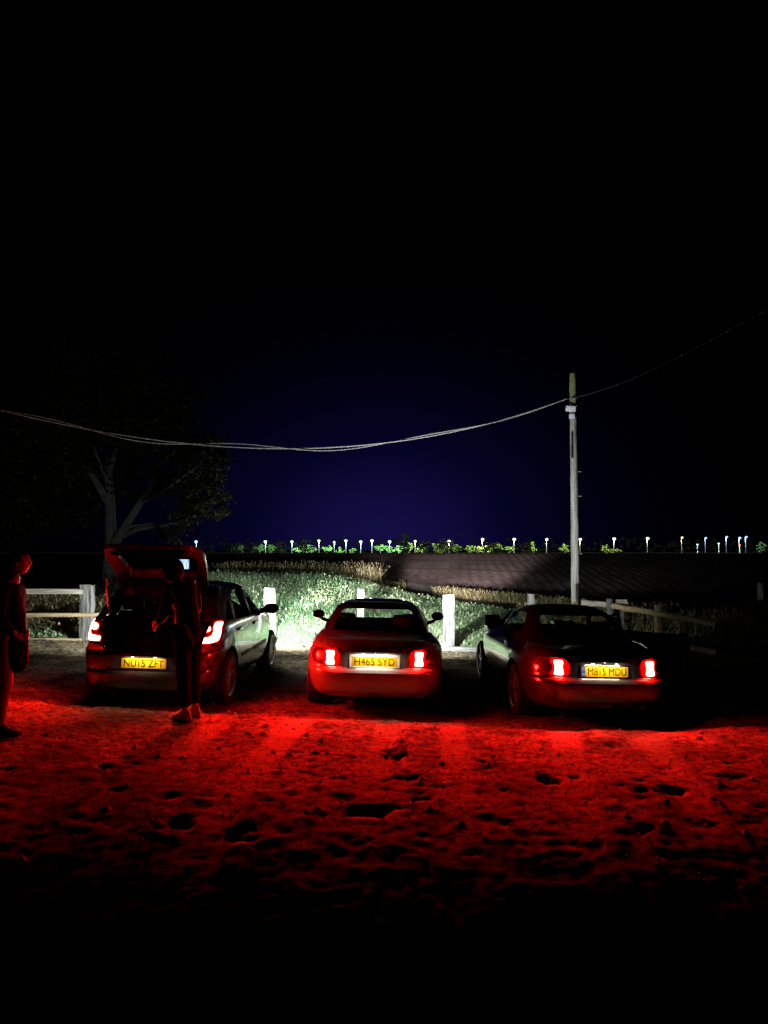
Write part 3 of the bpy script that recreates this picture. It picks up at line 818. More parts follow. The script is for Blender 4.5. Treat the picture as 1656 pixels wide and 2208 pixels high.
# ------------------------------------------------------------------ hatchback with raised tailgate
def hatchback():
    yaw = -3.0
    car = thing('hatchback_car', 'grey five-door hatchback with its tailgate raised, leftmost of the three parked cars', 'car',
                (-2.70, 9.12, G(-2.70, 9.5)), (0, R(1.26), R(yaw)))
    keys = [(.20, -.50, 3.10, .70), (.26, -.62, 3.20, .78), (.33, -.655, 3.24, .815), (.42, -.67, 3.25, .83), (.462, -.672, 3.26, .836), (.475, -.655, 3.26, .834), (.488, -.672, 3.26, .838), (.55, -.685, 3.26, .841),
            (.64, -.695, 3.25, .842), (.685, -.685, 3.24, .842), (.715, -.645, 3.22, .842), (.74, -.625, 3.2, .842), (.85, -.60, 3.0, .836), (.95, -.565, 2.5, .822), (1.0, -.54, 2.15, .800),
            (1.1, -.47, 1.93, .757), (1.2, -.385, 1.70, .716), (1.3, -.27, 1.42, .665), (1.37, -.14, 1.2, .615), (1.41, 0.0, 1.0, .555), (1.44, .2, .75, .45), (1.455, .42, .6, .25)]
    kw = dict(nz=64, nseg=112, nr=6.5, nf=3.6)
    B = loft(keys, 0, **kw)
    cav = boolean(loft(keys, -.05, **kw), box((0, .70, 1.2), (3, 2.56, 1.5)), 'INTERSECT')
    B = boolean(B, cav, 'DIFFERENCE')
    for y in (0, 2.47):
        B = boolean(B, cyl_x(-1, -.56, y, .32, .365), 'DIFFERENCE')
        B = boolean(B, cyl_x(.56, 1, y, .32, .365), 'DIFFERENCE')
    # tailgate
    hp = rpoly([(-.50, .70), (.50, .70), (.52, .84), (.60, 1.03), (.565, 1.20), (.52, 1.392), (-.52, 1.392), (-.565, 1.20), (-.60, 1.03), (-.52, .84)], .05)
    hp2 = rpoly([(-.30, .745), (.30, .745), (.47, .765), (.565, .90), (.60, 1.05), (.565, 1.22), (.52, 1.392), (-.52, 1.392), (-.565, 1.22), (-.60, 1.05), (-.565, .90), (-.47, .765)], .07)
    tg = boolean(B, prism(grow(hp2, -.006), 'Y', -1.2, .22), 'INTERSECT')
    B = boolean(B, prism(hp, 'Y', -1.2, .22), 'DIFFERENCE')
    wp = rpoly([(-.47, 1.06), (.47, 1.06), (.45, 1.20), (.42, 1.335), (-.42, 1.335), (-.45, 1.20)], .06)
    wpr = prism(wp, 'Y', -1.2, .3)
    tg = boolean(tg, wpr, 'DIFFERENCE')
    tglass = boolean(boolean(thin(keys, -.008, -.014, **kw), wpr, 'INTERSECT'), box((0, -.4, 1.2), (2, 1.3, 1)), 'INTERSECT')
    # side doors and windows
    rear_win = rpoly([(.30, .985), (1.02, .975), (1.02, 1.335), (.62, 1.325), (.44, 1.27)], .05)
    front_win = rpoly([(1.13, .975), (1.98, .985), (1.46, 1.30), (1.13, 1.34)], .05)
    quart_win = rpoly([(-.10, 1.01), (.20, .995), (.30, 1.22), (.22, 1.24)], .03)
    front_door = rpoly([(1.075, .30), (2.06, .30), (2.10, .9), (2.04, 1.0), (1.52, 1.335), (1.075, 1.385)], .05)
    rear_door = rpoly([(.52, .30), (1.065, .30), (1.065, 1.385), (.60, 1.36), (.40, 1.29), (.235, .97), (.235, .74), (.40, .58)], .05)
    arms = []
    for s in (-1, 1):
        for poly, win, hy in ((front_door, front_win, 1.22), (rear_door, rear_win, .38)):
            D = boolean(B, prism(grow(poly, -.005), 'X', .45 * s, 1.2 * s), 'INTERSECT')
            B = boolean(B, prism(poly, 'X', .45 * s, 1.2 * s), 'DIFFERENCE')
            wpr2 = prism(win, 'X', .3 * s, 1.2 * s)
            D = boolean(D, wpr2, 'DIFFERENCE')
            d = part('door', shade(shell_slots(D), 30), [M['paint_hatch'], M['inner']], car)
            gl = boolean(thin(keys, -.010, -.016, **kw), wpr2, 'INTERSECT')
            part('window', shade(gl, 30), M['glass'], d)
            hx = .842 * s
            part('door_handle', box((hx, hy, .86), (.03, .19, .035), bev=.012, seg=3), M['paint_hatch'], d)
            part('rub_strip', box((.8435 * s, hy + .33 if hy > 1 else hy + .38, .52), (.012, .80 if hy > 1 else .50, .05), bev=.004), M['trim'], d)
        wq = prism(quart_win, 'X', .3 * s, 1.2 * s)
        B = boolean(B, wq, 'DIFFERENCE')
        part('quarter_window', shade(boolean(thin(keys, -.010, -.016, **kw), wq, 'INTERSECT'), 30), M['glass'], car)
    # windscreen
    ws = prism(rpoly([(-.66, 1.03), (.66, 1.03), (.50, 1.37), (-.50, 1.37)], .05), 'Y', .95, 2.6)
    B = boolean(B, ws, 'DIFFERENCE')
    part('windscreen', shade(boolean(thin(keys, -.010, -.016, **kw), ws, 'INTERSECT'), 30), M['glass'], car)
    # rear bumper with plate recess and exhaust notch
    bpoly = [(-1.2, .1), (-.33, .1), (-.33, .60), (-.40, .705), (-1.2, .705)]
    bum = boolean(B, prism(grow(bpoly, -.003), 'X', -1.2, 1.2), 'INTERSECT')
    B = boolean(B, prism(bpoly, 'X', -1.2, 1.2), 'DIFFERENCE')
    rec = prism(rpoly([(-.40, .485), (.40, .485), (.31, .628), (-.31, .628)], .03), 'Y', -1.2, -.652)
    bum = boolean(bum, rec, 'DIFFERENCE')
    notch = prism([(-.52 + .075 * math.cos(a), .25 + .065 * math.sin(a)) for a in np.linspace(0, 2 * math.pi, 21)[:-1]], 'Y', -1.2, -.45)
    bum = boolean(bum, notch, 'DIFFERENCE')
    bo = part('rear_bumper', shade(bum, 32), M['paint_hatch'], car)
    part('exhaust_pipe', tube([(-.52, -.30, .245), (-.52, -.52, .245)], .028, 14), M['trim'], car)
    for s in (-1, 1):
        part('reflector', box((.60 * s, -.632, .60), (.16, .012, .035), rot=rotm('Z', 14 * s), bev=.004), M['lamp_red'], bo)
    part('body', shade(shell_slots(B), 30), [M['paint_hatch'], M['inner']], car)
    part('floor_pan', box((0, 1.2, .24), (1.1, 3.4, .05), bev=.01), M['trim'], car)
    # tailgate assembly, hinged at the roof edge
    hy, hz = .02, 1.395
    shell_slots(tg)
    for me in (tg, tglass): xf(me, T(0, -hy, -hz))
    tgo = part('tailgate', shade(tg, 30), [M['paint_hatch'], M['tg_lining']], car, (0, hy, hz), (R(-79), 0, 0))
    part('rear_window', shade(tglass, 30), M['glass'], tgo)
    part('inner_trim', box((0, -.505, -.50), (.86, .012, .26), rot=rotm('X', -10), bev=.03, seg=3), M['tg_lining'], tgo)
    part('spoiler', box((0, -.03, -.02), (.96, .20, .022), rot=rotm('X', 42), bev=.009, seg=2), M['paint_hatch'], tgo)
    part('wiper', tube([(0.02, -.50, -.36), (-.02, -.46, -.30), (-.36, -.44, -.27)], .009, 6), M['trim'], tgo)
    for s in (-1, 1):
        part('gas_strut', join([tube([(.555 * s, -.36, 1.06), (.535 * s, -.50, 1.36)], .011, 8), tube([(.535 * s, -.50, 1.36), (.52 * s, -.55, 1.50)], .005, 8)]), M['steel'], car)
    # tail lamps
    hous = [(.505, .775), (.80, .775), (.80, 1.03), (.62, 1.045), (.545, .99)]
    ell = rpoly([(.545, .790), (.70, .780), (.775, .80), (.785, .86), (.775, 1.005), (.725, 1.01), (.728, .875), (.70, .848), (.545, .838)], .022)
    disc = [(.650 + .050 * math.cos(a), .940 + .036 * math.sin(a)) for a in np.linspace(0, 2 * math.pi, 25)[:-1]]
    for s in (-1, 1):
        f = (lambda p: p) if s > 0 else mir
        lo = boolean(boolean(thin(keys, .006, -.02, **kw), prism(f(rpoly(hous, .03)), 'Y', -1.2, -.20), 'INTERSECT'), box((.66 * s, -.5, .9), (.5, .7, .5)), 'INTERSECT')
        lamp = part('tail_lamp', shade(lo, 30), M['lamp_red'], car)
        for nm, pl in (('light_guide', ell), ('brake_light', disc)):
            c = boolean(thin(keys, .0085, .002, **kw), prism(f(pl), 'Y', -1.2, -.20), 'INTERSECT')
            part(nm, shade(drop_back(c, -.06), 30), M['tail_hatch'], lamp)
    # plate and its two lamps
    plate(car, -0.0, -.662, .553, 'NU15 ZFT', 0, tw=.455)
    for x in (-.13, .13):
        lp = part('plate_lamp', box((x, -.664, .622), (.03, .012, .006), bev=.002), M['plate_lamp'], car)
    area(car, 'plate_lamp_light', (0, -.708, .628), (R(8), 0, 0), .40, .014, PLATE_W, (1.0, .82, .50))
    # wheels, mirrors, front lamps, cabin
    for x, y in ((-.735, 0), (.735, 0), (-.735, 2.47), (.735, 2.47)):
        wheel_parts(car, x, y, .313, .205, 10, 1 if x > 0 else -1, M['alloy'], rr=.70)
    for s in (-1, 1):
        bm = bmesh.new(); bmesh.ops.create_uvsphere(bm, u_segments=20, v_segments=12, radius=1)
        for v in bm.verts:
            v.co = Vector((v.co.x * .115, v.co.y * .075 if v.co.y > 0 else v.co.y * .03, v.co.z * .078))
        mo = part('door_mirror', bm_mesh(bm, smooth=50), M['paint_hatch'], car, (.925 * s, 1.86, 1.0))
        part('mirror_glass', box((0, -.031, 0), (.17, .006, .11), bev=.002, seg=1), M['mirror'], mo)
        part('mirror_arm', tube([(-.16 * s, .01, -.03), (-.06 * s, .01, -.03)], [.035, .028], 10), M['trim'], mo)
        hl = boolean(thin(keys, .006, -.02, **kw), prism(rpoly([(.40 * s, .60), (.80 * s, .62), (.78 * s, .80), (.45 * s, .72)], .03), 'Y', 2.6, 3.6), 'INTERSECT')
        ho = part('headlamp', shade(hl, 30), M['head'], car)
        spot(car, 'headlamp_beam', (.56 * s, 3.27, .66), 0.5, -3.0, 9500 * HEAD, 60, 1.0, (.90, 1.0, .96))
        spot(car, 'headlamp_high_beam', (.56 * s, 3.275, .67), 2.4, -8.0 - 3 * s, 110000 * HEAD, 12, 0.8, (1.0, .90, .92))
        spot(car, 'headlamp_spill', (.56 * s, 3.27, .67), -22 if s < 0 else 8, 30.0 if s < 0 else -14.0, (2800 if s < 0 else 420) * HEAD, 124 if s < 0 else 104, 1.0, (.92, 1.0, .97))
    part('dashboard', box((0, 1.86, .93), (1.40, .36, .20), bev=.06, seg=3), M['trim'], car)
    seat(car, .36, .92, .42); seat(car, -.36, .92, .42)
    for x in (-.42, 0, .42): seat(car, x, .18, .44, m='seat_bluelit' if x > .2 else 'seat', wide=.41, tall=.50)
    steering(car, .36, 1.58, .93)
    return car
hatchback()

# ------------------------------------------------------------------ small two-seat roadsters
NA = [(.18, -.62, 2.85, .70), (.24, -.80, 2.95, .765), (.32, -.875, 3.02, .80), (.42, -.905, 3.05, .825), (.50, -.912, 3.05, .835), (.532, -.90, 3.04, .8375), (.545, -.862, 3.03, .8375),
      (.56, -.845, 3.01, .8375), (.62, -.845, 2.98, .835), (.70, -.832, 2.9, .825), (.76, -.805, 2.6, .80), (.80, -.765, 2.2, .77), (.83, -.67, 1.95, .735), (.86, -.47, 1.62, .705), (.875, -.22, 1.46, .67), (.887, 0.0, 1.30, .60)]
NK = dict(nz=56, nseg=104, nr=5.2, nf=3.2)
def waist(y, z):                       # hips over the wheels, a slim waist at the doors
    return 1 - 0.028 * np.exp(-((y - 1.05) / 0.55) ** 2)
NK['bulge'] = waist
HT = [(.82, -.30, 1.86, .705), (.88, -.20, 1.76, .69), (.96, -.04, 1.62, .655), (1.04, .12, 1.47, .61), (1.11, .28, 1.34, .56), (1.165, .46, 1.24, .50), (1.20, .62, 1.16, .42), (1.222, .78, 1.08, .30), (1.23, .88, 1.0, .14)]
HK = dict(nz=40, nseg=88, nr=4.2, nf=4.2)
def roadster(loc, yaw, roll, label, paint_m, roof_m, reg, open_door, hard, band, frame, square_mirror, head, badge, rim_m):
    car = thing('roadster_car', label, 'car', loc, (0, R(roll), R(yaw)))
    B = loft(NA, 0, **NK)
    B = boolean(B, box((0, .78, .82), (1.26, 1.62, 1.0), bev=.05), 'DIFFERENCE')
    for y in (0, 2.265):
        B = boolean(B, cyl_x(-1, -.56, y, .30, .345), 'DIFFERENCE')
        B = boolean(B, cyl_x(.56, 1, y, .30, .345), 'DIFFERENCE')
    # doors
    dp = rpoly([(.42, .30), (1.50, .30), (1.58, .60), (1.52, 1.0), (.36, 1.0), (.36, .50)], .05)
    hinge = Vector((0, 1.50, 0))
    S = {}
    win = rpoly([(.30, .925), (1.50, .925), (1.34, 1.02), (1.10, 1.13), (.56, 1.145), (.40, 1.06)], .05)
    G_ = boolean(loft(HT, 0, **HK), loft([(z - .05 if i == 0 else z, a, b, w) for i, (z, a, b, w) in enumerate(HT)], -.03, **HK), 'DIFFERENCE')
    rw = rpoly([(-.47, .90), (.47, .90), (.42, 1.13), (-.42, 1.13)], .05) if not hard else rpoly([(-.55, .90), (.55, .90), (.44, 1.13), (-.44, 1.13)], .06)
    rwp = prism(rw, 'Y', -.6, .72); fwp = prism(rpoly([(-.58, .895), (.58, .895), (.47, 1.155), (-.47, 1.155)], .05), 'Y', 1.0, 2.2)
    G_ = boolean(G_, rwp, 'DIFFERENCE'); G_ = boolean(G_, fwp, 'DIFFERENCE')
    TH = thin(HT, -.010, -.016, **HK)
    for s in (-1, 1):
        D = boolean(B, prism(grow(dp, -.005), 'X', .60 * s, 1.2 * s), 'INTERSECT')
        B = boolean(B, prism(dp, 'X', .60 * s, 1.2 * s), 'DIFFERENCE')
        wpr = prism(win, 'X', .35 * s, 1.2 * s)
        G_ = boolean(G_, wpr, 'DIFFERENCE')
        gl = boolean(TH, wpr, 'INTERSECT')
        opened = open_door and s > 0
        hx = .80 * s
        for me in (D, gl): xf(me, T(-hx, -1.50, 0))
        d = part('door', shade(D, 30), [paint_m], car, (hx, 1.50, 0), (0, 0, R(54) if opened else 0))
        if opened: d['label'] = "driver's door swung wide open"
        if not opened:
            part('window', shade(gl, 30), M['glass'], d)
        # quarter-light frame at the leading edge of the door
        qp = [(.14 - .82 * 0, 0, 0)]
        part('quarter_light_frame', join([tube([(-.11 * s, .02, .90), (-.24 * s, -.20, 1.10)], .012, 8), tube([(-.11 * s, -.20, .90), (-.24 * s, -.20, 1.10)], .010, 8)]) if not opened else
             join([tube([(-.08, .02, .89), (-.10, -.10, 1.04), (-.14, -.24, 1.11)], .020, 8), tube([(-.07, -.26, .89), (-.14, -.24, 1.11)], .014, 8)]), M['trim'], d)
        pts = [((.004 + .012 * 0) * s, -1.00 + .03 * math.cos(a), .765 + .024 * math.sin(a)) for a in np.linspace(0, 2 * math.pi, 17)]
        part('door_handle', tube(pts, .007, 6), M['chrome'], d)
        # mirrors ride on the doors
        if square_mirror:
            mo = part('door_mirror', box((0, 0, 0), (.21, .10, .145), bev=.012), M['trim'], d, (.01 * s, -.12, .965))
            part('mirror_glass', box((0, -.052, 0), (.18, .006, .12)), M['trim'], mo)
            part('mirror_arm', tube([(-.09 * s, .01, -.10), (-.05 * s, .01, -.03)], .022, 8), M['trim'], mo)
        else:
            bm = bmesh.new(); bmesh.ops.create_uvsphere(bm, u_segments=20, v_segments=12, radius=1)
            for v in bm.verts: v.co = Vector((v.co.x * .088, v.co.y * (.085 if v.co.y > 0 else .028), v.co.z * .062))
            mo = part('door_mirror', bm_mesh(bm, smooth=50), paint_m, d, (.05 * s, -.14, .965))
            part('mirror_glass', box((0, -.029, 0), (.13, .005, .08), bev=.002, seg=1), M['mirror'], mo)
            part('mirror_arm', tube([(-.16 * s, .02, -.105), (-.06 * s, .015, -.075), (-.02 * s, .01, -.035)], [.030, .022, .018], 8), M['trim'], mo)
    rear_glass = boolean(boolean(TH, rwp, 'INTERSECT'), box((0, -.1, 1.0), (2, 1.6, 1)), 'INTERSECT')
    ro = part('hard_top' if hard else 'soft_top', shade(G_, 35), roof_m, car)
    part('rear_window', shade(rear_glass, 30), M['glass_dark'] if hard else M['glass'], ro)
    part('windscreen', shade(boolean(TH, fwp, 'INTERSECT'), 30), M['glass'], car)
    # boot lid
    bl = [(-1.2, .565), (-.80, .565), (-.60, .80), (-.34, .83), (-.34, 1.0), (-1.2, 1.0)]
    wpoly = rpoly([(-.36, .555), (.36, .555), (.43, .72), (.56, .80), (.56, 1.0), (-.56, 1.0), (-.56, .80), (-.43, .72)], .04)
    cutL = boolean(prism(wpoly, 'Y', -1.2, -.33), prism([(-1.2, .50), (-.62, .50), (-.55, .76), (-.335, .80), (-.335, 1.1), (-1.2, 1.1)], 'X', -.7, .7), 'INTERSECT')
    cutS = xf(cutL.copy(), T(0, -.25, .78) @ Matrix.Diagonal((.992, .985, .985, 1)) @ T(0, .25, -.78))
    lid = boolean(B, cutS, 'INTERSECT'); B = boolean(B, cutL, 'DIFFERENCE')
    rec = prism(rpoly([(-.315, .548), (.315, .548), (.295, .712), (-.295, .712)], .015), 'Y', -1.2, -.812)
    lid = boolean(lid, rec, 'DIFFERENCE')
    lo = part('boot_lid', shade(lid, 30), paint_m, car)
    part('boot_filler', box((0, -.56, .66), (1.0, .40, .20)), M['trim'], car)
    part('lid_lock', tube([(.0, -.838, .735), (.0, -.826, .735)], .014, 12), M['chrome'], lo)
    # bumper
    bp = [(-1.2, .1), (-.42, .1), (-.42, .50), (-.62, .552), (-1.2, .552)]
    bum = boolean(B, prism(grow(bp, -.003), 'X', -1.2, 1.2), 'INTERSECT'); B = boolean(B, prism(bp, 'X', -1.2, 1.2), 'DIFFERENCE')
    bum = boolean(bum, prism(rpoly([(-.09, .05), (.09, .05), (.09, .285), (-.09, .285)], .01), 'Y', -1.2, -.80), 'DIFFERENCE')
    bum = boolean(bum, prism([(.48 + .085 * math.cos(a), .20 + .08 * math.sin(a)) for a in np.linspace(0, 2 * math.pi, 21)[:-1]], 'Y', -1.2, -.5), 'DIFFERENCE')
    bo = part('rear_bumper', shade(bum, 32), paint_m, car)
    part('tow_bracket', box((0, -.79, .262), (.15, .05, .05), bev=.006), M['trim'], bo)
    part('exhaust_pipe', tube([(.48, -.40, .225), (.48, -.66, .225)], .032, 14), M['trim'], car)
    part('body', shade(shell_slots(B, cz=.7), 30), [paint_m, M['inner']], car)
    part('floor_pan', box((0, 1.05, .205), (1.08, 3.3, .04), bev=.01), M['trim'], car)
    # tail lamps: large oval cluster, hourglass cell lit
    hous = rpoly([(.375, .592), (.56, .578), (.72, .60), (.745, .68), (.70, .755), (.56, .772), (.42, .755), (.375, .69)], .05)
    cell = rpoly([(.452, .592), (.555, .590), (.540, .665), (.555, .742), (.456, .744), (.468, .665)], .022)
    sig = [(.62 + .058 * math.cos(a), .672 + .06 * math.sin(a)) for a in np.linspace(0, 2 * math.pi, 21)[:-1]]
    for s in (-1, 1):
        f = (lambda p: p) if s > 0 else mir
        lens = boolean(thin(NA, .007, -.02, **NK), prism(f(hous), 'Y', -1.2, -.2), 'INTERSECT')
        lamp = part('tail_lamp', shade(lens, 30), M['lamp_red'], car)
        c = boolean(thin(NA, .016, .002, **NK), prism(f(cell), 'Y', -1.2, -.2), 'INTERSECT')
        part('brake_light', shade(drop_back(c), 30), M['tail'], lamp)
        c = boolean(thin(NA, .013, .002, **NK), prism(f(sig), 'Y', -1.2, -.2), 'INTERSECT')
        part('indicator', shade(c, 30), M['lamp_dark'], lamp)
    plate(car, 0, -.823, .628, reg, -3, band, frame=frame, tw=.455 if not band else .42)
    for x in (-.13, .13):
        part('plate_lamp', box((x, -.828, .712), (.03, .012, .006), bev=.002), M['plate_lamp'], car)
    area(car, 'plate_lamp_light', (0, -.895, .722), (R(8), 0, 0), .42, .016, PLATE_W, (1.0, .90, .70))
    if badge: part('badge_letters', xf(text_mesh('UN', .11, .035, .002), T(.36, -.815, .752)), M['black'], lo)
    for x, y in ((-.725, 0), (.725, 0), (-.725, 2.265), (.725, 2.265)):
        wheel_parts(car, x, y, .288, .195, 5 if band else 7, 1 if x > 0 else -1, rim_m, rr=.72)
    for s in (-1, 1):
        part('headlamp', box((.52 * s, 2.62, .80), (.30, .26, .15), bev=.03, seg=2), paint_m, car)
        part('headlamp_lens', box((.52 * s, 2.755, .805), (.24, .01, .10), bev=.02 * .2), M['head'] if head > 0 else M['mirror'], car)
        if head > 0:
            spot(car, 'headlamp_high_beam', (.52 * s, 2.80, .80), 2.0, -6.0 - 3 * s, 110000 * HEAD * head, 12, 0.8, (1.0, .90, .92))
            spot(car, 'headlamp_beam', (.52 * s, 2.79, .80), -0.5, 2, 6500 * HEAD * head, 62, 1.0, (.92, 1.0, .95))
            spot(car, 'headlamp_spill', (.52 * s, 2.79, .81), 8, 2 if s < 0 else -14, (600 if s < 0 else 3000) * HEAD * head, 112 if s < 0 else 100, 1.0, (.92, 1.0, .97))
    part('dashboard', box((0, 1.46, .77), (1.22, .34, .16), bev=.05, seg=3), M['trim'], car)
    seat(car, .33, .50, .21, wide=.46, tall=.52); seat(car, -.33, .50, .16, wide=.46, tall=.52, head=hard)
    steering(car, .33, 1.22, .78)
    part('rear_deck', box((0, .02, .82), (1.20, .30, .03), bev=.008), M['inner'], car)
    return car
z2 = G(-.1, 9.4)
c2 = roadster((-0.115, 9.28, z2), -0.4, 1.26, 'pale two-seat roadster with hard top and tail lamps lit, middle of the three parked cars', M['paint_mid'], M['paint_dark'], 'H465 SYD', False, True, None, M['plate_white'], False, 0.8, True, M['alloy_dark'])
c3 = roadster((2.34, 8.92, G(2.34, 9)), 2.6, 1.26, "black two-seat roadster with canvas hood and its driver's door open, rightmost of the three cars", M['paint_dark'], M['hood'], 'M815 MDU', True, False, True, M['chrome'], True, 0.0, False, M['alloy_dark'])
# green sticker lettering inside the rear window of the black roadster
part('window_sticker', xf(text_mesh('eS8', .16, .05, .001), T(-.13, -.02, .935) @ rotm('X', -42)), M['green'], c3)

# bag and box lying in the open boot
def lump(name, r, material, seed, loc, rot=(0, 0, 0), label=None, cat=None):
    bm = bmesh.new(); bmesh.ops.create_icosphere(bm, subdivisions=4, radius=1)
    from mathutils import noise as mn
    for v in bm.verts:
        n = mn.fractal(v.co * 2.2 + Vector((seed, 0, 0)), 0.7, 2.0, 4) * .28
        q = v.co * (1 + n)
        v.co = Vector((q.x * r[0], q.y * r[1], max(q.z, -.75) * r[2]))
    o = part(name, bm_mesh(bm, smooth=60), material, None, loc, rot)
    return tag(o, label, cat)
lump('carrier_bag', (.10, .10, .17), M['bag'], 3, (-2.31, 8.76, .83 + .06), (0, 0, .4), 'crumpled blue and white bag standing in the open car boot', 'bag')
o = part('cardboard_box', box((0, 0, .14), (.42, .30, .28), bev=.006), M['box_brown'], None, (-2.82, 8.86, .52 + .06), (0, 0, R(10)))
tag(o, 'brown box deep in the open boot of the hatchback', 'box')

# ------------------------------------------------------------------ posts, fences, edging
def rough_post(w, d, h, seed, taper=0.02):
    r = random.Random(seed)
    bm = bmesh.new()
    n = 7
    rings = []
    for i in range(n):
        t = i / (n - 1); k = 1 - taper * t
        jx, jy = r.uniform(-.006, .006), r.uniform(-.006, .006)
        a, b = w / 2 * k, d / 2 * k; c = .012
        pts = [(-a + c, -b), (a - c, -b), (a, -b + c), (a, b - c), (a - c, b), (-a + c, b), (-a, b - c), (-a, -b + c)]
        rings.append([bm.verts.new((p[0] + jx + r.uniform(-.004, .004), p[1] + jy + r.uniform(-.004, .004), h * t + (r.uniform(-.012, .012) if i == n - 1 else 0))) for p in pts])
    for i in range(n - 1):
        for k in range(8):
            bm.faces.new((rings[i][k], rings[i][(k + 1) % 8], rings[i + 1][(k + 1) % 8], rings[i + 1][k]))
    bm.faces.new(rings[0][::-1]); bm.faces.new(rings[-1])
    return bm_mesh(bm, smooth=40)
for (pxx, top, d, wpx, lab) in [(585, 1268, 14.5, 24, 'weathered square timber post beside the hatchback mirror'), (778, 1270, 15.3, 14, 'pale timber post rising behind the roof of the pale roadster'),
                                (967, 1281, 14.5, 26, 'bright square timber post standing right of the pale roadster'), (1145, 1280, 15.6, 15, 'slim pale post behind the left window of the black roadster')]:
    x = px(pxx, d); zt = CAM_H - (top - HOR) / F * d; g = G(x, d) - .1
    o = part('timber_post', rough_post(wpx / F * d, .16, zt - g, pxx), M['post'], None, (x, d, g), (R(random.uniform(-1, 1)), R(random.uniform(-1, 1)), R(random.uniform(-8, 8))))
    tag(o, lab, 'post', 'posts along the field edge')
def rail_between(a, b, h, t, seed, roundr=None):
    a = Vector(a); b = Vector(b); L = (b - a).length
    if roundr:
        pts = [(L * i / 6, 0, 0) for i in range(7)]; r = random.Random(seed)
        me = tube([(p[0], r.uniform(-.012, .012), r.uniform(-.012, .012)) for p in pts], [roundr * r.uniform(.9, 1.08) for _ in pts], 10)
    else:
        me = rough_post(h, t, L, seed, 0.0); xf(me, rotm('Y', 90))
    q = (b - a).to_track_quat('X', 'Z')
    xf(me, Matrix.Translation(a) @ q.to_matrix().to_4x4())
    return me
def P3(pxx, pyy, d): return Vector((px(pxx, d), d, CAM_H - (pyy - HOR) / F * d))
# left fence
fl = thing('rail_fence', 'weathered post-and-rail fence at the left behind the hatchback', 'fence', (px(191, 14.6), 14.6, G(px(191, 14.6), 14.6)))
def fence_part(root, name, me, m): 
    xf(me, T(*(-Vector(root.location)))); return part(name, me, m, root)
x = px(191, 14.6); zt = P3(191, 1261, 14.6).z
fence_part(fl, 'post', xf(rough_post(.25, .17, zt - G(x, 14.6) + .1, 5), T(x, 14.6, G(x, 14.6) - .1)), M['post'])
x = px(-78, 14.6)
fence_part(fl, 'post', xf(rough_post(.24, .17, 1.25, 6), T(x, 14.6, G(x, 14.6) - .1)), M['post'])
fence_part(fl, 'rail', rail_between(P3(-90, 1274, 14.5), P3(182, 1275, 14.52), .105, .06, 8), M['rail'])
fence_part(fl, 'rail', rail_between(P3(-90, 1326, 14.47), P3(300, 1324, 14.49), .075, .06, 9), M['round_rail'])
fence_part(fl, 'rail', rail_between(P3(-90, 1378, 14.47), P3(180, 1379, 14.49), .08, .06, 10), M['round_rail'])
# right fence
fr = thing('rail_fence', 'brown post-and-rail fence running off to the right behind the black roadster', 'fence', (px(1330, 16.4), 16.4, G(px(1330, 16.4), 16.4)))
for (pxx, top, d, w_) in [(1312, 1291, 16.1, .10), (1331, 1293, 16.3, .22), (1416, 1304, 15.2, .13)]:
    x = px(pxx, d); g = G(x, d) - .1
    fence_part(fr, 'post', xf(rough_post(w_, .14, P3(pxx, top, d).z - g, pxx), T(x, d, g)), M['post'] if pxx < 1400 else M['round_rail'])
fence_part(fr, 'rail', rail_between(P3(1252, 1299, 16.25), P3(1312, 1304, 16.2), .12, .06, 12), M['rail'])
fence_part(fr, 'rail', rail_between(P3(1322, 1297, 16.15), P3(1350, 1297, 16.1), .10, .06, 13), M['rail'])
fence_part(fr, 'rail', rail_between(P3(1316, 1306, 16.1), P3(1416, 1322, 15.1), .1, .1, 14, .062), M['round_rail'])
fence_part(fr, 'rail', rail_between(P3(1408, 1320, 15.12), P3(1540, 1345, 14.1), .1, .1, 15, .058), M['round_rail'])
fence_part(fr, 'rail', rail_between(P3(1320, 1362, 16.1), P3(1416, 1380, 15.1), .1, .1, 16, .055), M['round_rail'])
fence_part(fr, 'rail', rail_between(P3(1408, 1379, 15.12), P3(1540, 1405, 14.1), .1, .1, 17, .055), M['round_rail'])
x = px(1636, 19); o = part('timber_post', rough_post(.12, .12, 1.35, 77), M['post'], None, (x, 19, G(x, 19) - .1))
tag(o, 'faint lone post near the far right edge', 'post', 'posts along the field edge')
# low bleached edging timbers at the foot of the weeds
for kx, (a, b) in enumerate([(470, 655), (662, 800), (805, 940), (946, 1075)]):
    d = 14.2
    A = P3(a, 1185 + (CAM_H - G(px(a, d), d)) * F / d, d); B_ = P3(b, 1185 + (CAM_H - G(px(b, d), d)) * F / d, d)
    A.z += .03; B_.z += .03
    o = part('edging_timber', rail_between(A, B_, .10, .12, 30 + kx), M['timber_edge'])
    tag(o, ['bleached ground timber between the hatchback and the pale roadster', 'bleached ground timber behind the left side of the pale roadster',
            'bleached ground timber behind the right side of the pale roadster', 'bleached ground timber between the two roadsters'][kx], 'timber', 'edging timbers at the foot of the weeds')

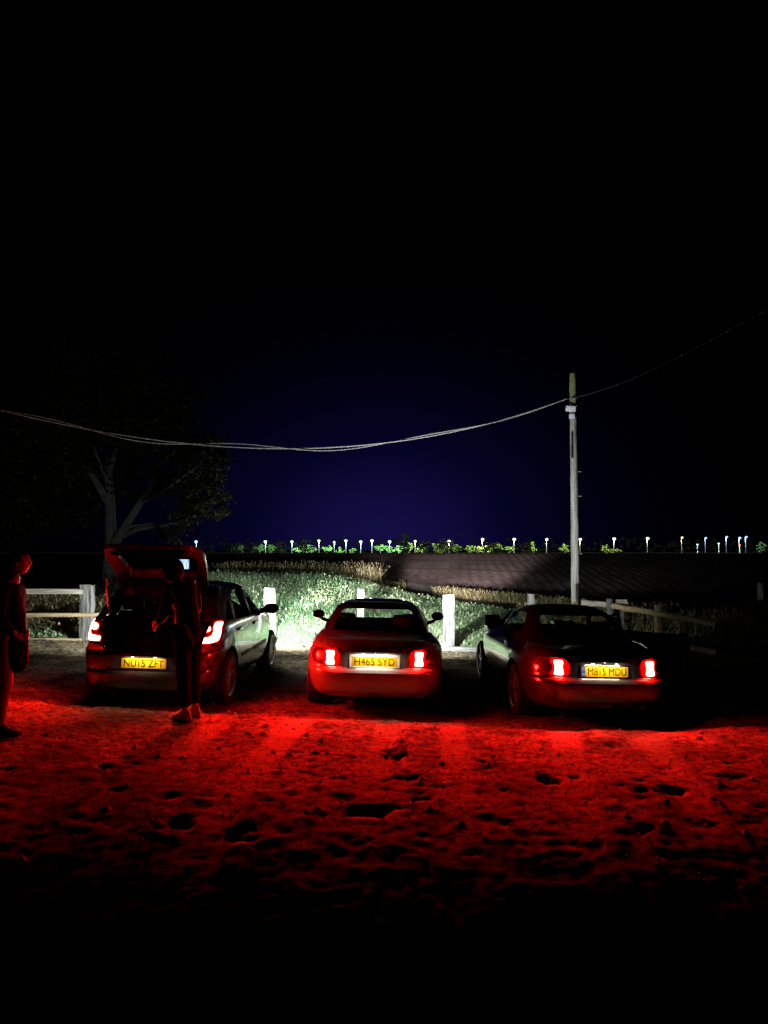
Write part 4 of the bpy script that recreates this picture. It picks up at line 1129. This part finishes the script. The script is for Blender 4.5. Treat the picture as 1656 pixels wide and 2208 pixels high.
# ------------------------------------------------------------------ power pole and cables
pd = 18.0
pxp = px(1239, pd); ztop = P3(1232, 802, pd).z; pg = G(pxp, pd)
pole = thing('power_pole', 'tall weathered timber power pole rising behind the black roadster', 'pole', (pxp, pd, pg))
r_ = random.Random(4)
hh = ztop - pg
pts = [(r_.uniform(-.006, .006), r_.uniform(-.006, .006), -.2 + (hh - .55) * t) for t in np.linspace(0, 1, 26)]
part('post', tube(pts, [.108 - .028 * i / 25 + r_.uniform(-.003, .003) for i in range(26)], 16), M['pole'], pole)
pts2 = [(r_.uniform(-.004, .004), r_.uniform(-.004, .004), hh - .75 + .75 * t) for t in np.linspace(0, 1, 7)]
part('lichen_top', tube(pts2, [.083, .085, .084, .082, .083, .080, .066], 16), M['lichen'], pole)
zb = P3(1227, 882, pd).z - pg
fo = part('floodlight', box((0, 0, 0), (.235, .10, .14), rot=rotm('Y', 4), bev=.012), M['white_box'], pole, (px(1227.5, pd) - pxp + .03, -.16, zb), (R(12), 0, 0))
part('bracket', box((.02, .06, -.06), (.05, .12, .05), bev=.006), M['steel'], fo)
part('junction_box', box((px(1231.5, pd) - pxp + .02, -.13, P3(1231, 898, pd).z - pg), (.125, .09, .115), bev=.01), M['white_box'], pole)
part('conduit', tube([(-.06, -.105, hh - 1.45), (-.065, -.112, hh - 1.75), (-.07, -.115, hh - 2.1)], .018, 8), M['trim'], pole)
for z in (1.1, 1.9, 3.3, 3.9):
    part('step_bolt', tube([(.07, -.02, z), (.17, -.03, z)], .011, 6), M['steel'], pole)
part('cable_clamp', box((0, -.09, P3(1228, 858, pd).z - pg), (.10, .06, .05), bev=.008), M['steel'], pole)
# left span: two cables twisting about each other, sagging to the left
def span(d_of, ctrl, n=120, ph=0.0, amp=0.0):
    xs_ = np.array([c[0] for c in ctrl], float); ys_ = np.array([c[1] for c in ctrl], float)
    co = np.polyfit(xs_, ys_, 3)
    out = []
    for q in np.linspace(xs_[0], xs_[-1], n):
        d = d_of(q); p = P3(q, np.polyval(co, q), d)
        w = max(0.0, math.sin(math.pi * (q - xs_[0]) / (xs_[-1] - xs_[0])))
        p.z += amp * math.sin(q / 68.0 + ph) * w; p.y += amp * math.cos(q / 68.0 + ph) * w
        out.append(p)
    return out
ctrl = [(-300, 800), (90, 900), (300, 945), (500, 967), (640, 968), (850, 950), (1000, 922), (1110, 895), (1226, 860)]
dof = lambda q: 15.6 + (pd - .11 - 15.6) * (q + 300) / 1526.0
o = part('overhead_cable', tube(span(dof, ctrl), .013, 6), M['cable']); tag(o, 'upper of two pale overhead cables sagging left from the pole', 'cable', 'overhead cables')
o = part('overhead_cable', tube(span(dof, ctrl, ph=.4, amp=.085), .010, 6), M['cable']); tag(o, 'lower wavy cable looping around the straight overhead cable', 'cable', 'overhead cables')
ctrl = [(1230, 857), (1300, 840), (1370, 815), (1465, 765), (1620, 688), (1760, 615)]
o = part('overhead_cable', tube(span(lambda q: pd - .11 - 6.0 * (q - 1230) / 530.0, ctrl), .009, 6), M['cable_unlit']); tag(o, 'faint cable rising from the pole to the upper right', 'cable', 'overhead cables')
# utility box on a short post, seen through the raised tailgate glass
ub = thing('utility_box', 'small pale blue box on a post seen through the raised tailgate glass', 'utility box', (px(395, 15.2), 15.2, G(px(395, 15.2), 15.2)))
zc = P3(396, 1222, 15.2).z - G(px(395, 15.2), 15.2)
part('post', box((0, .06, zc / 2 - .05), (.07, .07, zc + .2), bev=.008), M['trim'], ub)
part('cabinet', box((.02, -.03, zc), (.215, .10, .31), bev=.008), M['blue_box'], ub)
part('side_cabinet', box((-.16, -.02, zc + .045), (.10, .10, .23), rot=None, bev=.008), M['blue_box'], ub)
part('latch', box((.10, -.084, zc - .02), (.012, .012, .20), bev=.003), M['trim'], ub)

# ------------------------------------------------------------------ trees
def leaf_cloud(name, blobs, n, size, material, parent=None, flat=0.0, seed=0):
    """blobs: (cx,cy,cz,rx,ry,rz); leaves gathered in clumps through the volume"""
    r = np.random.default_rng(seed)
    w = np.array([b[3] * b[4] * b[5] for b in blobs]) ** (2 / 3); w = w / w.sum()
    C = []
    for b, wi in zip(blobs, w):
        m = max(3, int(n * wi / 40))
        u = r.normal(size=(m, 3)); u /= np.linalg.norm(u, axis=1)[:, None]
        rad = r.uniform(0.55, 1.08, m)[:, None]
        cc = u * rad * np.array(b[3:6]) + np.array(b[:3])
        rs = r.uniform(0.10, 0.26, m) * min(b[3:6])
        for q, s in zip(cc, rs):
            g = r.normal(size=(40, 3)) * s * np.array([1.1, 1.1, 0.7]) + q
            C.append(g)
    C = np.concatenate(C); m = len(C)
    a = r.normal(size=(m, 3)); a /= np.linalg.norm(a, axis=1)[:, None]
    b2 = r.normal(size=(m, 3)); b2 -= a * (a * b2).sum(1)[:, None]; b2 /= np.linalg.norm(b2, axis=1)[:, None]
    s = size * r.uniform(0.6, 1.3, m)[:, None]
    Vv = np.stack([C - a * s, C + b2 * s * .5, C + a * s, C - b2 * s * .5], 1).reshape(-1, 3)
    me = np_mesh(name, Vv, np.arange(m)[:, None] * 4 + np.arange(4))
    at = me.attributes.new('tint', 'FLOAT', 'POINT'); at.data.foreach_set('value', np.repeat(r.random(m), 4).astype(np.float32))
    return part(name, me, material, parent)
td = 25.0
tx = px(235, td); tg_ = G(tx, td)
tree = thing('roadside_tree', 'large dark tree with a leaning pale limb behind the raised tailgate', 'tree', (tx, td, tg_))
def tp(pxx, pyy, d=td): return P3(pxx, pyy, d) - Vector((tx, td, tg_))
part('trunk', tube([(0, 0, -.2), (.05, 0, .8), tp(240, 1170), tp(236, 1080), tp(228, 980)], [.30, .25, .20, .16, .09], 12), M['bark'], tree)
for pts, r0 in [([tp(242, 1180), tp(270, 1135, 24.4), tp(300, 1085, 24.0), tp(320, 1050, 23.8), tp(350, 985, 23.6)], .17),
                ([tp(243, 1165), tp(300, 1140, 24.0), tp(380, 1130, 23.6), tp(430, 1110, 23.4)], .11), ([tp(236, 1090), tp(200, 1030, 24.6), tp(150, 960, 24.2), tp(110, 900, 24)], .14),
                ([tp(232, 1030), tp(250, 950, 24.4), tp(285, 880, 24.0)], .10), ([tp(300, 1085, 24.0), tp(350, 1060, 23.5), tp(420, 1010, 23.4), tp(460, 960, 23.4)], .08),
                ([tp(236, 1060), tp(190, 940, 23.8), tp(260, 905, 23.5), tp(290, 870, 23.4)], .05), ([tp(268, 1138, 24.3), tp(330, 1128, 23.8), tp(380, 1140, 23.6)], .05)]:
    part('limb', tube(pts, [r0 * (1 - .75 * i / (len(pts) - 1)) for i in range(len(pts))], 8), M['bark'], tree)
def blob(pxx, pyy, rpx, rpy, d=24.0, ry=1.4):
    p = tp(pxx, pyy, d); return (p.x, p.y, p.z, rpx / F * d, ry, rpy / F * d)
blobs = [blob(440, 1070, 50, 55), blob(395, 1010, 70, 60), blob(430, 960, 55, 50), blob(345, 940, 80, 70), blob(260, 900, 90, 80), blob(170, 930, 90, 90), blob(90, 980, 90, 90), blob(385, 1140, 42, 40, 23.6, .8),
         blob(300, 1030, 60, 50, 25.5), blob(130, 1080, 90, 70, 26), blob(40, 1090, 70, 80, 26), blob(450, 1000, 38, 45), blob(330, 850, 110, 80, 25), blob(180, 830, 130, 80, 25), blob(460, 1100, 32, 30)]
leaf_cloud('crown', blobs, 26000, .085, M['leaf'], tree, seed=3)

# ------------------------------------------------------------------ far road: lamps, bushes, dark wood
FD = 300.0
ordw = ['first', 'second', 'third', 'fourth', 'fifth', 'sixth', 'seventh', 'eighth', 'ninth', 'tenth', 'eleventh', 'twelfth', 'thirteenth', 'fourteenth', 'fifteenth', 'sixteenth', 'seventeenth', 'eighteenth', 'nineteenth',
        'twentieth', 'twenty-first', 'twenty-second', 'twenty-third', 'twenty-fourth', 'twenty-fifth', 'twenty-sixth', 'twenty-seventh']
W1, W2, W3 = (0.62, 1.0, 0.86), (1.0, 0.95, 0.55), (0.42, 0.70, 1.0)
lamps = [(424, 1168, W3, 1.0), (573, 1168, W1, 1.2), (630, 1168, W1, .9), (655, 1177, W1, .3), (688, 1166, W1, 1.2), (721, 1169, W1, .8), (746, 1166, W1, 1.2), (778, 1168, W1, 1.0), (802, 1166, W1, 1.1), (840, 1168, W1, 1.3),
         (895, 1167, W2, 1.1), (968, 1167, W2, 1.2), (1040, 1163, W2, 1.2), (1108, 1163, W2, 1.2), (1178, 1163, W2, 1.1), (1250, 1163, W2, 1.1), (1323, 1162, W2, 1.2), (1395, 1161, W2, 1.1), (1469, 1159, W2, .7),
         (1520, 1160, W3, .7), (1565, 1158, W3, .6), (1593, 1160, W3, .8), (1607, 1158, W3, .6)]
EM = {}
for i_, (lx, ly, colr, s) in enumerate(lamps):
    d = FD + random.uniform(-12, 12)
    x = px(lx, d); g = G(x, d); top = CAM_H - (ly - HOR) / F * d - g
    lp = thing('street_lamp', '%s street lamp from the left in the far row along the horizon' % ordw[i_], 'street lamp', (x, d, g), group='street lamps along the far road')
    part('post', tube([(0, 0, -.3), (0, 0, top * .5), (0, 0, top - .05)], [.13, .11, .09], 8), M['lamp_post'], lp)
    part('arm', tube([(0, 0, top - .1), (0, -.3, top + .05), (0, -.7, top + .05)], .08, 6), M['steel'], lp)
    key = (colr, s); lsz = .30 + .28 * s * random.uniform(.7, 1.2)
    if key not in EM: EM[key] = emat('street_lamp_%d' % len(EM), colr, 2.6 * s)
    bm = bmesh.new(); bmesh.ops.create_uvsphere(bm, u_segments=12, v_segments=8, radius=1)
    for v in bm.verts: v.co = Vector((v.co.x * lsz, v.co.y * lsz, v.co.z * lsz * (.75 if v.co.z > 0 else .9)))
    part('lantern', bm_mesh(bm, smooth=60), EM[key], lp, (0, -.7, top))
    l = bpy.data.lights.new('lantern_light', 'POINT'); l.energy = 42000 * s; l.color = colr; l.shadow_soft_size = .4
    lo = bpy.data.objects.new('lantern_light', l); link(lo, lp); lo.location = (0, -.9, top - .55)
def bush(pxx, top, wpx, d, material, label, group, n=900, name='bush', cat='bush', leaf=.28):
    x = px(pxx, d); g = G(x, d); h = CAM_H - (top - HOR) / F * d - g; w_ = wpx / F * d / 2
    b = thing(name, label, cat, (x, d, g), group=group)
    part('trunk', tube([(0, 0, -.3), (.05, 0, h * .3), (0, .05, h * .7)], [.22, .16, .06], 6), M['bark'], b)
    r = random.Random(int(pxx))
    bl = [(r.uniform(-.45, .45) * w_, r.uniform(-.4, .4) * w_, h * r.uniform(.35, .72), w_ * r.uniform(.42, .62), w_ * .6, h * r.uniform(.22, .34)) for _ in range(5)]
    leaf_cloud('crown', bl, n, leaf, material, b, seed=int(pxx))
bl_ = [(522, 1172, 14), (560, 1174, 26), (586, 1174, 28), (645, 1178, 26), (672, 1174, 30), (704, 1177, 34), (736, 1181, 26), (760, 1182, 22), (820, 1170, 26), (838, 1172, 30), (860, 1174, 26), (882, 1172, 22),
       (910, 1172, 30), (938, 1172, 24), (952, 1172, 26), (985, 1174, 24), (1012, 1172, 30), (1030, 1174, 24), (1052, 1172, 26), (1075, 1170, 24), (1100, 1176, 30), (1150, 1168, 24), (1218, 1172, 30), (1305, 1170, 22), (1322, 1182, 36), (1640, 1164, 24)]
for j, (bx_, bt, bw) in enumerate(bl_):
    bush(bx_, bt, bw, FD + 6 + random.uniform(-4, 4), M['far_leaf'], '%s lamplit green bush from the left in the far row' % ordw[j], 'lamplit bushes along the far road')
dk = [(498, 1166, 60), (540, 1170, 40), (605, 1164, 50), (655, 1163, 50), (872, 1154, 30), (912, 1160, 44), (960, 1163, 40), (1055, 1166, 46), (1130, 1172, 40), (1070, 1180, 40)]
for j, (bx_, bt, bw) in enumerate(dk):
    bush(bx_, bt, bw, FD - 16 + random.uniform(-3, 3), M['far_dark'], '%s dark unlit tree from the left before the far lamps' % ordw[j], 'dark trees before the far lamps', 1000, 'dark_tree', 'tree', .32)
wb = []
r = random.Random(9)
for q in range(380, 1700, 14):
    d = 430; h = 6 + 3.2 * r.random() + (1.5 if 680 < q < 1000 else 0)
    wb.append((px(q, d), d, G(0, d) + h * .5, 3.4, 2.5, h * .55))
tag(leaf_cloud('far_wood', wb, 15000, .55, M['far_dark'], None, seed=5), 'dark far-off wood along the horizon behind the lamps', 'wood', kind='stuff')
# small ground lights at the far right
for (lx, ly, c_, lab) in [(1503, 1174, W3, 'tiny white light low at the far right'), (1549, 1172, W1, 'tiny pale double light at the far right'), (1594, 1175, (1.0, .22, .05), 'small orange marker light at the far right')]:
    d = 290; p = P3(lx, ly, d); g = G(p.x, d)
    t_ = thing('marker_light', lab, 'light', (p.x, d, g), group='small lights at the far right')
    part('stake', tube([(0, 0, -.2), (0, 0, p.z - g)], .08, 6), M['steel'], t_)
    part('lens', box((0, 0, p.z - g), (.7, .2, .35), bev=.08), emat('marker_%d' % lx, c_, 3), t_)

# ------------------------------------------------------------------ people
def skin_mesh(nodes, edges, root, sub=2):
    names = list(nodes); idx = {n: i for i, n in enumerate(names)}
    me = bpy.data.meshes.new('skin'); me.from_pydata([nodes[n][0] for n in names], [(idx[a], idx[b]) for a, b in edges], []); me.update()
    o = bpy.data.objects.new('skin', me); COL.objects.link(o)
    md = o.modifiers.new('s', 'SKIN'); md.use_smooth_shade = True; md.branch_smoothing = .3
    lay = me.skin_vertices[0].data
    for n, i in idx.items():
        rr = nodes[n][1]; lay[i].radius = rr if hasattr(rr, '__len__') else (rr, rr); lay[i].use_root = (n == root)
    o.modifiers.new('u', 'SUBSURF').levels = sub
    dg = bpy.context.evaluated_depsgraph_get()
    out = bpy.data.meshes.new_from_object(o.evaluated_get(dg))
    bpy.data.objects.remove(o)
    return out
def head_mesh(r=0.105):
    """head facing +X, centre at origin"""
    bm = bmesh.new(); bmesh.ops.create_icosphere(bm, subdivisions=4, radius=1)
    for v in bm.verts:
        x, y, z = v.co
        X = x * r * .95; Yv = y * r * .74; Z = z * r * 1.12
        if z < 0: X *= 1 - .10 * (-z); Yv *= 1 - .34 * (-z); 
        if x > .25:
            f = math.exp(-(y / .16) ** 2)
            X += f * .019 * math.exp(-((z + .12) / .14) ** 2)             # nose
            X += f * .010 * math.exp(-((z + .02) / .18) ** 2)
            X -= .012 * math.exp(-((abs(y) - .34) / .16) ** 2) * math.exp(-((z - .08) / .13) ** 2)   # eye sockets
            X += .008 * math.exp(-(y / .3) ** 2) * math.exp(-((z - .24) / .10) ** 2)                  # brow
            X += .007 * math.exp(-(y / .24) ** 2) * math.exp(-((z + .44) / .07) ** 2)                 # upper lip
            X += .006 * math.exp(-(y / .22) ** 2) * math.exp(-((z + .56) / .06) ** 2)
            X -= .006 * math.exp(-(y / .24) ** 2) * math.exp(-((z + .50) / .03) ** 2)
            X += .014 * math.exp(-(y / .28) ** 2) * math.exp(-((z + .84) / .14) ** 2)                 # chin
        v.co = (X, Yv, Z)
    for s in (-1, 1):                                                     # ears
        rr_ = bmesh.ops.create_uvsphere(bm, u_segments=10, v_segments=8, radius=1)
        for v in rr_['verts']: v.co = Vector((v.co.x * .020 - .008, v.co.y * .010 + s * r * .74, v.co.z * .034 - .004))
    return bm_mesh(bm, smooth=80)
def hair_mesh(r=0.105, hood=False):
    bm = bmesh.new(); bmesh.ops.create_icosphere(bm, subdivisions=4, radius=1)
    kill = []
    for v in bm.verts:
        x, y, z = v.co
        if hood:
            if x > .80 and z < .5: kill.append(v)
            else: v.co = (x * r * 1.10 - .004, y * r * .95, z * r * 1.22 - .012)
            continue
        if (x > .45 and z < .42) or z < -.45 or (x > .1 and z < -.02): kill.append(v)
        else:
            v.co = (x * r * 1.06 - .006, y * r * .85, z * r * 1.20 + .006)
    bmesh.ops.delete(bm, geom=kill, context='VERTS')
    return bm_mesh(bm, smooth=80)
def hand_nodes(nodes, edges, wrist, d, up, pre, curl=.5):
    """five-finger hand growing from the wrist; d = pointing direction, up = thumb side"""
    d = Vector(d).normalized(); up = Vector(up); up = (up - d * up.dot(d)).normalized(); side = d.cross(up)
    W = Vector(nodes[wrist][0])
    palm = W + d * .055
    nodes[pre + 'palm'] = (tuple(palm), (.030, .020)); edges.append((wrist, pre + 'palm'))
    k0 = W + d * .085
    for i, (o_, L) in enumerate(((.030, .070), (.010, .080), (-.010, .074), (-.029, .058))):
        b = k0 + up * o_
        p1 = b + d * L * .5 + side * L * .12 * curl
        p2 = p1 + (d * (1 - curl) + side * curl).normalized() * L * .5
        for nm, p, rad in (('a', b, .0095), ('b', p1, .0088), ('c', p2, .0075)):
            nodes[pre + str(i) + nm] = (tuple(p), rad)
        edges += [(pre + 'palm', pre + str(i) + 'a'), (pre + str(i) + 'a', pre + str(i) + 'b'), (pre + str(i) + 'b', pre + str(i) + 'c')]
    t0 = W + d * .03 + up * .03; t1 = t0 + d * .035 + up * .022; t2 = t1 + d * .03 + side * .012
    for nm, p, rad in (('ta', t0, .012), ('tb', t1, .010), ('tc', t2, .008)): nodes[pre + nm] = (tuple(p), rad)
    edges += [(wrist, pre + 'ta'), (pre + 'ta', pre + 'tb'), (pre + 'tb', pre + 'tc')]
def shoe(L=.29, m='shoe_dark', parent=None, loc=(0, 0, 0), rz=0):
    bm = bmesh.new(); bmesh.ops.create_icosphere(bm, subdivisions=4, radius=1)
    for v in bm.verts:
        x, y, z = v.co
        t = (x + 1) / 2
        hgt = .115 * (1 - sm_f(.25, .7, t)) + .058
        wid = .040 + .012 * sm_f(.4, .75, t)
        v.co = (x * L / 2 + .055, y * wid, max(z, -.30) * hgt * .75 + .03)
    o = part('shoe', bm_mesh(bm, smooth=70), M[m], parent, loc, (0, 0, rz))
    bm = bmesh.new()
    pts = [(L / 2 * math.cos(a) + .055, (.046 + .010 * math.cos(a)) * math.sin(a)) for a in np.linspace(0, 2 * math.pi, 33)[:-1]]
    part('sole', shade(prism(pts, 'Z', 0, .024), 40), M['sole'], o)
    for k in range(4):
        lx = .075 + .028 * k; lz = .100 - .015 * k
        part('lace', tube([(lx, -.028, lz - .006), (lx + .006, 0, lz + .004), (lx, .028, lz - .006)], .004, 6), M['plate_white'] if m == 'shoe_pale' else M['shoe_dark'], o)
    return o
def sm_f(a, b, x): return float(sm(a, b, x))
def person(label, loc, rz, J, clothes, shoe_m, head_tilt=0, hood=False, scl=0.95):
    """J: joints in local coordinates, the figure facing +X"""
    p = thing('person', label, 'person', loc, (0, 0, rz))
    n = {'pelvis': (J['pelvis'], (.13, .15)), 'waist': (J['waist'], (.115, .14)), 'chest': (J['chest'], (.12, .165)), 'neck0': (J['neck'], (.062, .062)), 'neck1': (J['head_base'], (.055, .055))}
    e_ = [('pelvis', 'waist'), ('waist', 'chest'), ('chest', 'neck0'), ('neck0', 'neck1')]
    for s in 'lr':
        n.update({'sh' + s: (J['sh' + s], .062), 'el' + s: (J['el' + s], .044), 'wr' + s: (J['wr' + s], .029), 'hip' + s: (J['hip' + s], .092), 'kn' + s: (J['kn' + s], .062), 'cf' + s: (tuple(Vector(J['kn' + s]).lerp(Vector(J['an' + s]), .3) + Vector((-.015, 0, 0))), .058), 'an' + s: (J['an' + s], .038)})
        e_ += [('chest', 'sh' + s), ('sh' + s, 'el' + s), ('el' + s, 'wr' + s), ('pelvis', 'hip' + s), ('hip' + s, 'kn' + s), ('kn' + s, 'cf' + s), ('cf' + s, 'an' + s)]
        d = Vector(J['wr' + s]) - Vector(J['el' + s])
        hand_nodes(n, e_, 'wr' + s, d, (0.3, 0, 1), 'h' + s, .55)
    body = skin_mesh(n, e_, 'pelvis', 2)
    hm = head_mesh(); hb = Vector(J['head_base']) + Vector((.018, 0, .105))
    Mh = Matrix.Translation(hb) @ rotm('Y', head_tilt)
    xf(hm, Mh)
    bo = part('body', shade(join([body, hm]), 80), M['skin'], p)
    ha = part('hair', xf(hair_mesh(), Mh), M['hair'], p)
    if hood: part('hood', xf(hair_mesh(.120, True), Mh), M['coat'], p)  # hood added to hide the lit face and keep the head dark
    for nm, mt, nodes, edges, root in clothes:
        part(nm, shade(skin_mesh(nodes, edges, root, 2), 80), mt, p)
    for s in 'lr':
        a = Vector(J['an' + s]); shoe(.29, shoe_m, p, (a.x, a.y, 0), J.get('fz' + s, 0))
    p.scale = (scl, scl, scl)
    return p
# person at the left edge, in a knee-length coat, bare shins
dA = 6.92
xA = px(24, dA)
JA = dict(pelvis=(-.01, 0, .95), waist=(.0, 0, 1.10), chest=(.01, 0, 1.33), neck=(.03, 0, 1.50), head_base=(.065, 0, 1.56),
          shl=(.0, .17, 1.42), shr=(.0, -.17, 1.42), ell=(-.03, .23, 1.13), elr=(-.02, -.23, 1.13), wrl=(.09, .12, .99), wrr=(.10, -.11, .97),
          hipl=(-.02, .09, .90), hipr=(-.01, -.09, .90), knl=(-.05, .10, .50), knr=(.03, -.10, .50), anl=(-.14, .11, .085), anr=(-.02, -.10, .085))
cn = {'c0': ((.0, 0, 1.46), (.085, .11)), 'c1': ((.01, 0, 1.33), (.15, .195)), 'c2': ((.01, 0, 1.10), (.145, .185)), 'c3': ((.0, 0, .92), (.165, .20)), 'c4': ((.0, 0, .72), (.17, .205)), 'c5': ((.0, 0, .57), (.165, .20))}
ce = [('c0', 'c1'), ('c1', 'c2'), ('c2', 'c3'), ('c3', 'c4'), ('c4', 'c5')]
for s in 'lr':
    cn.update({'s' + s: (JA['sh' + s], .085), 'e' + s: (JA['el' + s], .066), 'w' + s: (tuple(Vector(JA['el' + s]).lerp(Vector(JA['wr' + s]), .92)), .05)})
    ce += [('c1', 's' + s), ('s' + s, 'e' + s), ('e' + s, 'w' + s)]
person('person in a dark knee-length coat with bare shins, cut by the left edge', (xA, dA, G(xA, dA) + .012), R(8), JA, [('coat', M['coat'], cn, ce, 'c2')], 'shoe_dark')
# person standing at the open boot, seen as a silhouette
dB = 7.72
xB = px(412, dB)
JB = dict(pelvis=(.02, 0, .96), waist=(.045, 0, 1.10), chest=(.13, 0, 1.30), neck=(.215, 0, 1.455), head_base=(.285, 0, 1.50),
          shl=(.14, .17, 1.39), shr=(.14, -.17, 1.39), ell=(.17, .21, 1.12), elr=(.17, -.24, 1.13), wrl=(.33, .18, 1.02), wrr=(.38, -.20, 1.04),
          hipl=(.01, .09, .91), hipr=(.02, -.09, .91), knl=(-.02, .09, .50), knr=(.05, -.09, .50), anl=(-.07, .10, .085), anr=(.0, -.09, .085), fzl=.05, fzr=-.05)
jn = {'c0': ((.19, 0, 1.425), (.085, .11)), 'c1': ((.13, 0, 1.30), (.145, .19)), 'c2': ((.045, 0, 1.10), (.135, .175)), 'c3': ((.02, 0, .92), (.145, .18)), 'c4': ((.02, 0, .84), (.145, .18))}
je = [('c0', 'c1'), ('c1', 'c2'), ('c2', 'c3'), ('c3', 'c4')]
tn = {'p': ((.02, 0, .96), (.135, .16))}; te = []
for s in 'lr':
    jn.update({'s' + s: (JB['sh' + s], .083), 'e' + s: (JB['el' + s], .062), 'w' + s: (tuple(Vector(JB['el' + s]).lerp(Vector(JB['wr' + s]), .93)), .046)})
    je += [('c1', 's' + s), ('s' + s, 'e' + s), ('e' + s, 'w' + s)]
    tn.update({'h' + s: (JB['hip' + s], .105), 'k' + s: (JB['kn' + s], .082), 'a' + s: ((JB['an' + s][0], JB['an' + s][1], .12), .066)})
    te += [('p', 'h' + s), ('h' + s, 'k' + s), ('k' + s, 'a' + s)]
person('person in dark clothes and pale trainers standing at the open boot', (xB, dB, G(xB, dB) + .012), R(180 - 36), JB, [('jacket', M['coat'], jn, je, 'c2'), ('trousers', M['trousers'], tn, te, 'p')], 'shoe_pale', hood=True)
